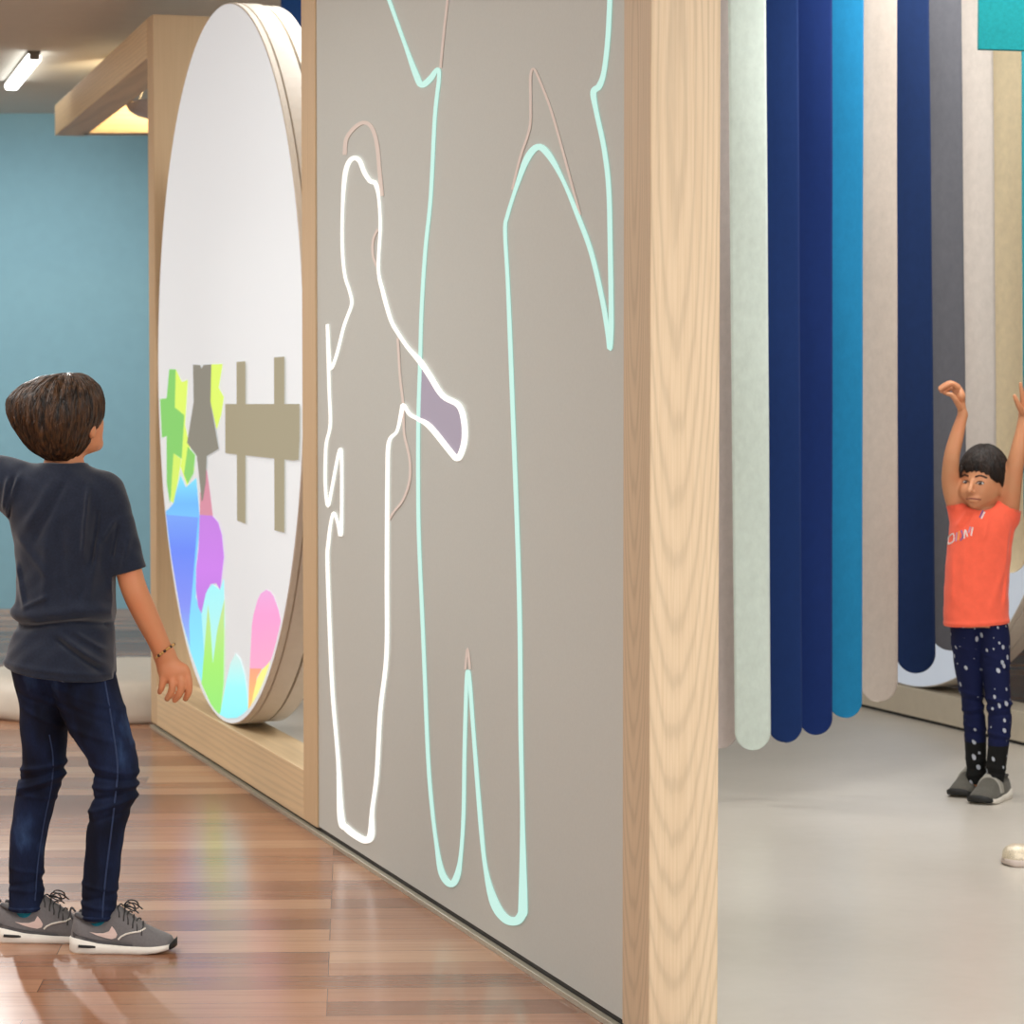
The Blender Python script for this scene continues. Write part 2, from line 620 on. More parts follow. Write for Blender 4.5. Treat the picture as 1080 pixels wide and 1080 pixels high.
def ribbon_px(P, width, v=0.0045, closed=False, n=5):
    """a drawn line, traced then laid on the screen plane"""
    if closed:
        P = list(P) + [P[0]]
    ws = [width] * len(P) if not isinstance(width, (list, tuple)) else list(width)
    pts = catmull([(p[0], p[1], w) for p, w in zip(P, ws)], n)
    bm = bmesh.new()
    prev = None
    N = len(pts)
    Q = [Vector((p[0], p[1])) for p in pts]
    for i in range(N):
        a = Q[max(i - 1, 0)]; c = Q[min(i + 1, N - 1)]
        if closed and i in (0, N - 1):
            a = Q[-2]; c = Q[1]
        d = (c - a)
        d = d.normalized() if d.length > 1e-6 else Vector((0, 1))
        nn = Vector((-d.y, d.x)) * (pts[i][2] / 2)
        # the wall is seen at a slant: a line of even weight is wider where it runs level
        l = on_plane(Q[i].x + nn.x, Q[i].y + nn.y, NC + WN * v, WN)
        r = on_plane(Q[i].x - nn.x, Q[i].y - nn.y, NC + WN * v, WN)
        cur = (bm.verts.new(l), bm.verts.new(r), bm.verts.new(l + WN * 0.0014), bm.verts.new(r + WN * 0.0014))
        if prev:
            bm.faces.new((prev[0], prev[1], cur[1], cur[0]))
            bm.faces.new((prev[2], cur[2], cur[3], prev[3]))
            bm.faces.new((prev[0], cur[0], cur[2], prev[2]))
            bm.faces.new((prev[1], prev[3], cur[3], cur[1]))
        prev = cur
    return bm


TEAL = [(404, -16), (410, 0), (426.7, 46.7), (438.3, 78.3), (444.3, 89.5), (453.3, 83.3), (461, 73), (462.7, 82), (458.3, 123.3), (454, 206.7), (448.3, 263.3), (444.3, 326.7), (442.7, 383), (440.9, 443), (440.7, 513), (441.7, 573), (446, 673), (450.7, 791), (454.4, 843), (460, 891), (465.6, 920.7), (474.8, 932.6), (481.5, 924.4), (485.6, 902), (488.5, 857.8), (489.6, 791), (491.5, 724.4), (493, 707.8), (495.2, 720.7), (499.6, 780), (506.3, 865), (511.9, 917), (521, 952), (532.2, 968.5), (543.3, 971.5), (549.7, 965), (551.2, 952), (550.7, 865), (548.9, 772.6), (548.1, 680), (546.7, 606.7), (544, 526.7), (540.7, 440), (537.5, 354), (535, 293.3), (532.3, 243.3), (535, 226.7), (543.3, 200), (555, 168.3), (566.7, 155), (578.3, 163.3), (593.3, 190), (610, 230), (623.3, 266.7), (635, 316.7), (641, 353.3), (642.7, 368), (644, 353.3), (644.3, 333.3), (643.3, 266.7), (641.7, 200), (636.7, 156.7), (628.3, 116.7), (625.5, 97), (631.7, 90.7), (636.7, 75), (640.7, 40), (642.7, 0), (643.2, -20)]
TW = []
for p in TEAL:
    w = 3.6
    if 520 < p[0] < 552 and p[1] > 950: w = 9
    elif 462 < p[0] < 484 and p[1] > 915: w = 6.5
    elif 550 < p[0] < 582 and p[1] < 180: w = 6.5
    elif 438 < p[0] < 458 and p[1] < 92: w = 6
    elif 625 < p[0] < 634 and p[1] < 100: w = 6
    elif p[0] > 600 and p[1] < 400: w = 4.6
    elif p[0] > 500 and p[1] > 300: w = 4.2
    TW.append(w)
WHITE = [(345, 342), (346.7, 373.3), (348.7, 389), (355, 373.3), (361.7, 346.7), (366, 334), (370.7, 320), (368.3, 306.7), (363.3, 290), (360.7, 260), (361, 220), (363.3, 186.7), (367.3, 171.7), (373.3, 166.7), (379.3, 170), (384, 181.7), (390, 190.7), (396, 194), (399.3, 210), (400.7, 240), (398.7, 283.3), (403.3, 306.7), (411.7, 336.7), (420, 352), (430, 366.7), (443.3, 381.7), (453.3, 396.7), (466.7, 417.3), (483.3, 427.3), (489, 443.3), (489.7, 463.3), (486, 478), (481.7, 483.5), (475, 476.7), (453.3, 450), (440, 441.7), (431.7, 436.7), (425, 427), (422.7, 436.7), (418.3, 455), (409.8, 466.7), (408.3, 506.7), (407.7, 606.7), (407.3, 690), (400.7, 750.4), (397, 817), (392.2, 854), (391, 880), (386.5, 886), (378.5, 883.5), (365.6, 873.8), (359.3, 862.3), (356.3, 802.2), (350.7, 735.6), (348, 680), (345, 593.3), (346, 573.3), (348.3, 553), (351.7, 541), (356, 551.7), (359, 565), (360, 540), (360, 483.3), (358.3, 474), (355, 486.7), (350, 513.3), (345.6, 534), (342.9, 513.3), (342.9, 483.3), (344, 466.7), (348, 446.7), (346.7, 406.7)]
WW = []
for p in WHITE:
    w = 3.0
    if p[1] > 860: w = 7
    elif p[0] > 440 and p[1] < 490: w = 6
    elif p[0] > 400 and 300 < p[1] < 445: w = 4
    elif p[1] < 200: w = 4.6
    elif p[0] > 380 and p[1] > 460: w = 4
    elif p[1] > 560 and p[0] < 360: w = 3.6
    WW.append(w)
WW2 = WW + [WW[0]]
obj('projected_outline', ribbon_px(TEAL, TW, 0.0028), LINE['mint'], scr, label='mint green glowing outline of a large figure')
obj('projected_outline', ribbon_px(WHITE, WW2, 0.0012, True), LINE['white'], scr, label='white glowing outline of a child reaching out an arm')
FAINT = [[(363.3, 163.3), (365, 146.7), (373.3, 135), (383.3, 129.3), (391.7, 134.3), (397.3, 151.7), (400, 180), (402.7, 206.7)],
         [(472.5, -16), (471.7, 0), (468.3, 30), (464.3, 71.7)],
         [(540, 200), (548.3, 166.7), (558.3, 135), (559.3, 106.7), (559.3, 80), (562.7, 72.7), (568.3, 83.3), (580, 113.3), (591.7, 153.3), (603.3, 196.7), (611.7, 226.7)],
         [(419.3, 356.7), (421.7, 396.7), (425, 426.7), (426, 456.7), (431.7, 483.3), (431.7, 506.7), (425, 526.7), (415, 540), (410, 548.3)],
         [(398.3, 241.7), (393.3, 253.3), (393.3, 270), (398.3, 283)],
         [(490.6, 706), (493, 684), (495.4, 706)]]
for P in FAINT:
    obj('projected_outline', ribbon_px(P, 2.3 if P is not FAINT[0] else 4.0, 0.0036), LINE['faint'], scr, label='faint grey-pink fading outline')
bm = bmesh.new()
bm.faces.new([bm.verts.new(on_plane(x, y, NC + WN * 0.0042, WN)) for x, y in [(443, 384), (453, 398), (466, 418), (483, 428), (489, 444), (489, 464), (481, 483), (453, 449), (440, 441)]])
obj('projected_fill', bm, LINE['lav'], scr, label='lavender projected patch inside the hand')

# ------------------------------------------------------------------ the big discs
def disc_thing(name, label, org, D, N, uc, zc, R, face_mat, parts=((0, .02, 1.0), (.02, .024, .994), (.024, .088, 1.0), (.088, .096, .98), (.096, .15, .996))):
    """D along the wall, N through it; face looks towards -N"""
    P = lambda a, r, v: org + D * (uc + math.cos(a) * r) + N * v + Vector((0, 0, zc + math.sin(a) * r))
    th = thing(name, label, 'disc', P(-math.pi / 2, R, 0.06))
    n = 160
    bm = bmesh.new()
    prof = [(0.0, R * 0.997), (0.003, R)]
    for (v0, v1, f) in parts:
        prof += [(v0 + 0.003, R * f), (v1, R * f)]
    rings = [[bm.verts.new(P(2 * math.pi * k / n, r, v)) for k in range(n)] for (v, r) in prof]
    for A, B in zip(rings[:-1], rings[1:]):
        for k in range(n):
            bm.faces.new((A[k], A[(k + 1) % n], B[(k + 1) % n], B[k]))
    bm.faces.new(rings[-1])
    obj('rim', bm, M['disc_rim'], th, label='stepped off-white rim')
    bm = bmesh.new()
    rr = [R * 0.997 * q for q in (1.0, 0.8, 0.6, 0.4, 0.2)]
    rings = [[bm.verts.new(P(2 * math.pi * k / n, r, 0.0)) for k in range(n)] for r in rr]
    for A, B in zip(rings[:-1], rings[1:]):
        for k in range(n):
            bm.faces.new((A[k], B[k], B[(k + 1) % n], A[(k + 1) % n]))
    bm.faces.new(rings[-1])
    obj('face', bm, face_mat, th)
    return th, P


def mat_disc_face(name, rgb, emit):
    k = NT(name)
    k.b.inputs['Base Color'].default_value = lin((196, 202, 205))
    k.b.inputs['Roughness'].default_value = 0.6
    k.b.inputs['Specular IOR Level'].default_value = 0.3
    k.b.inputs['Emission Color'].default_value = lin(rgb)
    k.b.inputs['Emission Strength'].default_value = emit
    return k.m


DV = 0.012
ub, zb = w_uz(246, 767.5, DV)
R1 = 1.205
UC = 4.215
ZC = SILL_Z + 0.002 + R1
print('disc', UC, ZC, R1, 'bottom traced', ub, zb)
dorg = W(0, DV, 0)
big, PD = disc_thing('projection_disc', 'huge upright white disc with rainbow projected blobs and a grey fence shape', dorg, WD, WN, UC, ZC, R1, mat_disc_face('lit_white_face', (244, 248, 252), 0.40))  # projector light on the disc is put in as emission colour

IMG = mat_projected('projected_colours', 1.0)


def disc_patch(poly, cols, lay, name='projected_shape', label=None):
    """poly in traced pixels -> on the disc's face; cols: one colour or list of (py, rgb) stops"""
    v = -0.0006 - 0.0005 * lay
    pts = []
    n = len(poly)
    for i in range(n):
        a = poly[i]; c = poly[(i + 1) % n]
        m = max(1, int(math.hypot(a[0] - c[0], a[1] - c[1]) / 6))
        for k in range(m):
            pts.append((a[0] + (c[0] - a[0]) * k / m, a[1] + (c[1] - a[1]) * k / m))
    ctr = dorg + WD * UC + Vector((0, 0, ZC))
    V3 = []
    for (x, y) in pts:
        p = on_plane(x, y, dorg + WN * v, WN)
        d = p - (ctr + WN * v)
        if d.length > R1 * 0.985:
            p = ctr + WN * v + d.normalized() * R1 * 0.985
        V3.append(p)
    tri = tessellate_polygon([[Vector((x, y, 0)) for x, y in pts]])
    o = obj(name, (V3, tri), IMG, big, label=label)
    me = o.data
    bm2 = bmesh.new(); bm2.from_mesh(me)
    bmesh.ops.recalc_face_normals(bm2, faces=bm2.faces)
    bm2.to_mesh(me); bm2.free()
    ca = me.color_attributes.new('image', 'FLOAT_COLOR', 'POINT')
    if not isinstance(cols, list):
        cols = [(0, cols)]
    ys = [s[0] for s in cols]
    arr = np.array([lin(s[1])[:3] for s in cols])
    for i, (x, y) in enumerate(pts):
        ca.data[i].color = tuple(np.interp(y, ys, arr[:, j]) for j in range(3)) + (1.0,)
    return o


GREY = (160, 149, 120)
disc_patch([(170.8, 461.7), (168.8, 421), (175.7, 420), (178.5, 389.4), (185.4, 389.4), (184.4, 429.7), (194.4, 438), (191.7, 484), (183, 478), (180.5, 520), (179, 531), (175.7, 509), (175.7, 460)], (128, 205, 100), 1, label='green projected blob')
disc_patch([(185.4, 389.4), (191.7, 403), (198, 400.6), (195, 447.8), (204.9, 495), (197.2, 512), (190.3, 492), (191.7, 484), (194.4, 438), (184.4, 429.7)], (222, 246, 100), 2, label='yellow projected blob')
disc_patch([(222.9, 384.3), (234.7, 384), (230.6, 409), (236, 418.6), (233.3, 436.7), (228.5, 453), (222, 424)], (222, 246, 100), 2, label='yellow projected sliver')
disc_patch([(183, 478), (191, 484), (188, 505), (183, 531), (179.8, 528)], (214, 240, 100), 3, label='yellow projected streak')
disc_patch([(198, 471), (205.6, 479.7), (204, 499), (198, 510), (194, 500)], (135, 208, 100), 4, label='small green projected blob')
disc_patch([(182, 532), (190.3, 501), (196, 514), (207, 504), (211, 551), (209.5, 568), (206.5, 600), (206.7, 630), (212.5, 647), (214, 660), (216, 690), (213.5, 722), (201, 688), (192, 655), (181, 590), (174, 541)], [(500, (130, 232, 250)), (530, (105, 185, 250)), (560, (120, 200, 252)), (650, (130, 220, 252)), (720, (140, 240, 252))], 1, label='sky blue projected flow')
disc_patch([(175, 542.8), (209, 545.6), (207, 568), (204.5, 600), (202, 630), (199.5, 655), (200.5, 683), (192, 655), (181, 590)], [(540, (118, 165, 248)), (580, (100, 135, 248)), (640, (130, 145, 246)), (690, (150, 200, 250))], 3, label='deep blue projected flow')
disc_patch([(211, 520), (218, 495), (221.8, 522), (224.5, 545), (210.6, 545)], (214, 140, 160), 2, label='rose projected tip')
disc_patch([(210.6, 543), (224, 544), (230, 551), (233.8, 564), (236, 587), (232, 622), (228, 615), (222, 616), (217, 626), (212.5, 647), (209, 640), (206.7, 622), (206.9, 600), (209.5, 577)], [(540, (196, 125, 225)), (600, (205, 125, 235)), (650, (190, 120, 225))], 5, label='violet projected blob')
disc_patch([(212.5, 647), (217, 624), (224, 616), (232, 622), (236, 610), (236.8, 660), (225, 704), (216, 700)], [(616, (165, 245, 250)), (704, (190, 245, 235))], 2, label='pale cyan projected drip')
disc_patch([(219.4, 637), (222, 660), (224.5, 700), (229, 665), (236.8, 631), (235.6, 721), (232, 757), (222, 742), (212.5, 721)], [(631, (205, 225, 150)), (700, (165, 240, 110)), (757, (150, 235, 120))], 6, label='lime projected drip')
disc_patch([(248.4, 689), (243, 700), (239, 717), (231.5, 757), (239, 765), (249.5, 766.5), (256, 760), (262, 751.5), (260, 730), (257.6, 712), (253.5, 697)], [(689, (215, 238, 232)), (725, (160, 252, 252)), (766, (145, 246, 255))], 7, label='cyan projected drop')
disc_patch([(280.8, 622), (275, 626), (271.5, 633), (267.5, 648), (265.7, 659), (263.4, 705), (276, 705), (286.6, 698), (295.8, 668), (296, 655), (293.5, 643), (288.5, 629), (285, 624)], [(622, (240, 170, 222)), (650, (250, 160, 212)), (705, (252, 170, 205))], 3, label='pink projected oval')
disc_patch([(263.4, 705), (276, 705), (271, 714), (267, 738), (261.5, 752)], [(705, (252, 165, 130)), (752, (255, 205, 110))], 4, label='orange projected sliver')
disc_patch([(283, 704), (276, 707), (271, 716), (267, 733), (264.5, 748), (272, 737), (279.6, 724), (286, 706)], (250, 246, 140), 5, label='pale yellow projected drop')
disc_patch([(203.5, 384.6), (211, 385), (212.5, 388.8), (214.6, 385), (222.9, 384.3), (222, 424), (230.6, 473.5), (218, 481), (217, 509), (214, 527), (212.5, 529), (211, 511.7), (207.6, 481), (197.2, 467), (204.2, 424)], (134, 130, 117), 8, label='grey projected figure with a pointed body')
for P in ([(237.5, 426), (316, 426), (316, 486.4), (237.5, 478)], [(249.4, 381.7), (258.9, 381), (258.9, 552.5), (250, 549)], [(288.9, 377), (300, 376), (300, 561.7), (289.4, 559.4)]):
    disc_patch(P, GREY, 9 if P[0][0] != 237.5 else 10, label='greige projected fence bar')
# the far disc on the right-hand sill
rs = thing('low_sill', 'low beige sill on the concrete behind the girl', 'sill', RE)
R_SILL = on_plane(946, 722, RC, RN).z
print('right sill z', R_SILL)
def RW(u, v, z):
    return RE + RD * u + RN * v + Vector((0, 0, z))
bm = bmesh.new(); add_box(bm, -1.2, 4.5, 0, 0.15, 0.012, R_SILL, lambda u, v, z: RW(u, v, z))
obj('board', bm, mat_plain('beige_sill_paint', (196, 186, 168), 0.5, 20, 0.03), rs, bevel=0.003)
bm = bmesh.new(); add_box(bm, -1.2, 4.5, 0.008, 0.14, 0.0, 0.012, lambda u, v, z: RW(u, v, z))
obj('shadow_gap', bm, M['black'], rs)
R2 = 1.205
pb = on_plane(975, 723, RC, RN)
best = None
for q in np.linspace(-1, 5, 301):
    e1 = on_plane(1080, 622, RC, RN); e2 = on_plane(1067, 655, RC, RN)
    err = 0
    for e in (e1, e2):
        uu = (e - RE).dot(RD)
        err += abs(math.hypot(uu - q, e.z - (R_SILL + R2)) - R2)
    if uu < q and (best is None or err < best[0]):
        best = (err, q)
print('far disc', best)
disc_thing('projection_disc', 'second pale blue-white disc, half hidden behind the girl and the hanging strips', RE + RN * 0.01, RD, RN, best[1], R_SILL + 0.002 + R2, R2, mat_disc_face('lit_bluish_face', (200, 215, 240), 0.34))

# ------------------------------------------------------------------ cantilevered canopy behind the far post
ca0 = at(157, 61, W(U_END, 0, 0).y + 0.0)
pn = W(U_END, 0.0, 0)
zb_ = WALL_TOP - BEAM
d = ray(58, 143)
pf = CAM + d * ((zb_ - H) / d.z)
pf = Vector((pf.x, pf.y, 0))
CD = (pf - pn); CL = CD.length; CD.normalize()
CN = Vector((CD.y, -CD.x, 0))
if CN.x < 0:
    CN = -CN
print('canopy', pn, pf, CL)
cn = thing('timber_canopy', 'pale ash beam canopy reaching back from the far post towards the blue wall', 'canopy', pn + CN * 0.6)
def CW(u, v, z):
    return pn + CD * u + CN * v + Vector((0, 0, z))
def cpart(name, mat, u0, u1, v0, v1, z0, z1):
    b = bmesh.new(); add_box(b, u0, u1, v0, v1, z0, z1, lambda u, v, z: CW(u, v, z))
    return obj(name, b, mat, cn, bevel=0.003)
cpart('beam', M['ash_sill'], 0.014, CL, 0, BEAM, zb_, WALL_TOP)
# back beam runs level, square to the picture's depth
b = bmesh.new()
bx = 1.35
add_hull8(b, [(pf.x + 0.155, pf.y - 0.15, zb_), (pf.x + bx, pf.y - 0.15, zb_), (pf.x + bx, pf.y, zb_), (pf.x + 0.155, pf.y, zb_), (pf.x + 0.155, pf.y - 0.15, WALL_TOP), (pf.x + bx, pf.y - 0.15, WALL_TOP), (pf.x + bx, pf.y, WALL_TOP), (pf.x + 0.155, pf.y, WALL_TOP)])
obj('beam', b, M['ash_cross'], cn, bevel=0.003)
b = bmesh.new(); add_box(b, pf.x + bx - 0.15, pf.x + bx, pf.y - 0.15, pf.y, 0, zb_)
obj('post', b, M['ash'], cn, bevel=0.003)
# pendant bowl with an upward warm lamp
pc = at(172, 108, pf.y - 0.75)
pl = thing('pendant_lamp', 'grey bowl-shaped pendant lamp glowing warm inside the canopy', 'lamp', pc)
bm = bmesh.new()
n = 40
prof = [(0.0, -0.085), (0.06, -0.082), (0.12, -0.066), (0.16, -0.042), (0.178, -0.012), (0.18, 0.0), (0.174, 0.0), (0.155, -0.036), (0.115, -0.06), (0.0, -0.077)]
rings = []
for r, z in prof:
    rings.append([bm.verts.new(pc + Vector((max(r, 1e-4) * math.cos(2 * math.pi * k / n), max(r, 1e-4) * math.sin(2 * math.pi * k / n), z))) for k in range(n)])
for A, B in zip(rings[:-1], rings[1:]):
    for k in range(n):
        bm.faces.new((A[k], A[(k + 1) % n], B[(k + 1) % n], B[k]))
obj('bowl', bm, M['pendant'], pl, smooth=True)
bm = bmesh.new()
for k in range(3):
    a = 2 * math.pi * k / 3 + 0.4
    add_tube(bm, [pc + Vector((0.176 * math.cos(a), 0.176 * math.sin(a), -0.004)), Vector((pc.x, pc.y, CEIL))], 0.0015, 6)
obj('hanging_wire', bm, M['lamp_cap'], pl)

# ------------------------------------------------------------------ ceiling light
zl = CEIL - 0.05
def at_z(px, py, z):
    d = ray(px, py)
    return CAM + d * ((z - H) / d.z)
e0 = at_z(12, 95, zl); e1 = at_z(35.8, 65.0, zl)
ld = (e1 - e0).normalized(); lnn = Vector((ld.y, -ld.x, 0))
tl = thing('ceiling_light', 'slim white linear light glowing on the ceiling at top left', 'ceiling light', Vector(((e0.x + e1.x) / 2, (e0.y + e1.y) / 2, CEIL)))
def LW(u, v, z):
    return e0 + ld * u + lnn * v + Vector((0, 0, z))
LL = (e1 - e0).length
bm = bmesh.new(); add_box(bm, 0, LL, -0.033, 0.033, 0.0, 0.035, LW)
obj('diffuser', bm, M['lamp'], tl, bevel=0.012, seg=3)
bm = bmesh.new(); add_box(bm, -0.02, LL + 0.02, -0.03, 0.03, 0.035, 0.05, LW)
obj('housing', bm, M['lamp_cap'], tl, bevel=0.002)
for q in (-0.05, LL + 0.005):
    bm = bmesh.new(); add_box(bm, q + 0.02, q + 0.036, -0.024, 0.024, 0.004, 0.036, LW)
    obj('end_cap', bm, M['lamp_cap'], tl, bevel=0.004)

# ------------------------------------------------------------------ low round seat at the back
pp = ground(105, 765)
bm = bmesh.new()
Rp, hp = 0.60, 0.16
prof = [(0, 0.0), (Rp - 0.02, 0.0), (Rp - 0.004, 0.012), (Rp, 0.04), (Rp - 0.006, 0.10), (Rp - 0.03, 0.14), (Rp - 0.09, 0.158), (Rp - 0.2, hp), (0, hp)]
cpp = Vector((pp.x, pp.y + Rp, 0))
rings = [[bm.verts.new(cpp + Vector((max(r, 1e-4) * math.cos(2 * math.pi * k / 64), max(r, 1e-4) * math.sin(2 * math.pi * k / 64), z))) for k in range(64)] for r, z in prof]
for A, B in zip(rings[:-1], rings[1:]):
    for k in range(64):
        bm.faces.new((A[k], A[(k + 1) % 64], B[(k + 1) % 64], B[k]))
tag(obj('floor_pouf', bm, M['cream'], smooth=True), 'low round cream floor pouf on the planks behind the boy', 'pouf')

# ------------------------------------------------------------------ hanging strips
def strip(name, label, tl_, tr_, bl_, br_, yb, Y, rgb, cat='hanging strip', group='felt strips hanging beside the ash post', top=None, bulge=0.006, fl=45):
    zt = CEIL if top is None else top
    zl_ = at((bl_ + br_) / 2, yb, Y).z
    xt0, xt1 = at(tl_, 0, Y).x, at(tr_, 0, Y).x
    xb0, xb1 = at(bl_, yb, Y).x, at(br_, yb, Y).x
    z_ref_top = at(tl_, 0, Y).z
    wdt = xb1 - xb0
    rad = wdt / 2
    ph = random.uniform(0, 6)
    nx, rows = 12, []
    zs = list(np.linspace(zt, zl_ + rad, 40)) + [zl_ + rad * (1 - math.sin(a)) for a in np.linspace(0.12, math.pi / 2, 12)]
    bm = bmesh.new()
    fr, bk = [], []
    for z in zs:
        f = (z_ref_top - z) / (z_ref_top - zl_)
        x0 = xt0 + (xb0 - xt0) * f; x1 = xt1 + (xb1 - xt1) * f
        cx, hw = (x0 + x1) / 2, (x1 - x0) / 2
        if z < zl_ + rad:
            q = (zl_ + rad - z) / rad
            hw *= math.sqrt(max(0.0, 1 - q * q)) * 0.999 + 0.001
        A, B = [], []
        for i in range(nx + 1):
            s = -1 + 2 * i / nx
            yy = -bulge * (1 - (s * hw / (wdt / 2)) ** 2) + 0.004 * math.sin(z * 2.6 + ph) * s + 0.0025 * math.sin(z * 7.3 + ph * 2 + s)
            A.append(bm.verts.new((cx + s * hw, Y + yy, z)))
            B.append(bm.verts.new((cx + s * hw, Y + yy + 0.004, z)))
        fr.append(A); bk.append(B)
    for r in range(len(zs) - 1):
        for i in range(nx):
            bm.faces.new((fr[r][i], fr[r + 1][i], fr[r + 1][i + 1], fr[r][i + 1]))
            bm.faces.new((bk[r][i], bk[r][i + 1], bk[r + 1][i + 1], bk[r + 1][i]))
        bm.faces.new((fr[r][0], bk[r][0], bk[r + 1][0], fr[r + 1][0]))
        bm.faces.new((fr[r][nx], fr[r + 1][nx], bk[r + 1][nx], bk[r][nx]))
    for i in range(nx):
        bm.faces.new((fr[0][i], fr[0][i + 1], bk[0][i + 1], bk[0][i]))
        bm.faces.new((fr[-1][i], bk[-1][i], bk[-1][i + 1], fr[-1][i + 1]))
    o = obj(name, bm, mat_cloth(name + '_felt', rgb, 0.07, 700, fl, 0.1, 0.9, 0.1, (1, 1, 0.6)), smooth=True)
    return tag(o, label, cat, group)


ST = [
    ('mauve-grey felt strip half hidden by the right edge of the ash post', 736, 770, 742, 778, 789, 9.02, (204, 190, 186)),
    ('pale mint felt strip, second from the ash post', 768, 808, 775, 813, 791, 8.88, (205, 216, 208)),
    ('navy felt strip next to the pale mint one', 805, 842, 810, 846, 783, 8.98, (20, 46, 98)),
    ('navy felt strip touching the bright blue one', 839, 878, 843, 878, 775, 9.06, (17, 42, 100)),
    ('bright mid-blue felt strip, only one of its colour', 874, 911, 874, 909, 757, 9.14, (28, 124, 172)),
    ('beige felt strip just right of the bright blue one', 909, 946, 906, 947, 740, 9.3, (188, 175, 164)),
    ('navy felt strip hanging between the beige and the dark grey ones', 944, 980, 945, 987, 710, 9.5, (20, 42, 84)),
    ('dark charcoal grey felt strip behind the girl\'s raised right hand', 977, 1014, 983, 1021, 686, 9.68, (92, 92, 98)),
    ('light grey felt strip directly above the girl\'s head', 1010, 1047, 1016, 1052, 650, 9.86, (192, 182, 174)),
    ('cream felt strip at the right, behind the girl\'s left arm', 1043, 1079, 1047, 1082, 604, 10.02, (222, 204, 170)),
    ('teal felt strip showing only its edge at the far right', 1077, 1113, 1080, 1116, 560, 9.7, (40, 130, 140)),
]
for (lb, a, b_, c, d_, yb, Y, rgb) in ST:
    strip('felt_strip', lb, a, b_, c, d_, yb, Y, rgb)
strip('felt_strip', 'navy felt strip glimpsed above the disc rim beside the middle post', 296, 340, 296, 340, 120, 10.9, (38, 78, 140), group=None)

# teal hanging panel at the top right
bm = bmesh.new()
Yt = 8.3
a = at(1032, 52, Yt); b_ = at(1110, 55.5, Yt)
add_hull8(bm, [(a.x, Yt, a.z), (b_.x, Yt - 0.03, b_.z), (b_.x, Yt - 0.005, b_.z), (a.x, Yt + 0.025, a.z),
               (a.x, Yt, CEIL), (b_.x, Yt - 0.03, CEIL), (b_.x, Yt - 0.005, CEIL), (a.x, Yt + 0.025, CEIL)])
tag(obj('felt_banner', bm, mat_cloth('teal_felt', (24, 136, 142), 0.13, 500, 90, 0.2), bevel=0.002), 'square-cut thick teal felt banner hanging at the top right corner', 'banner')


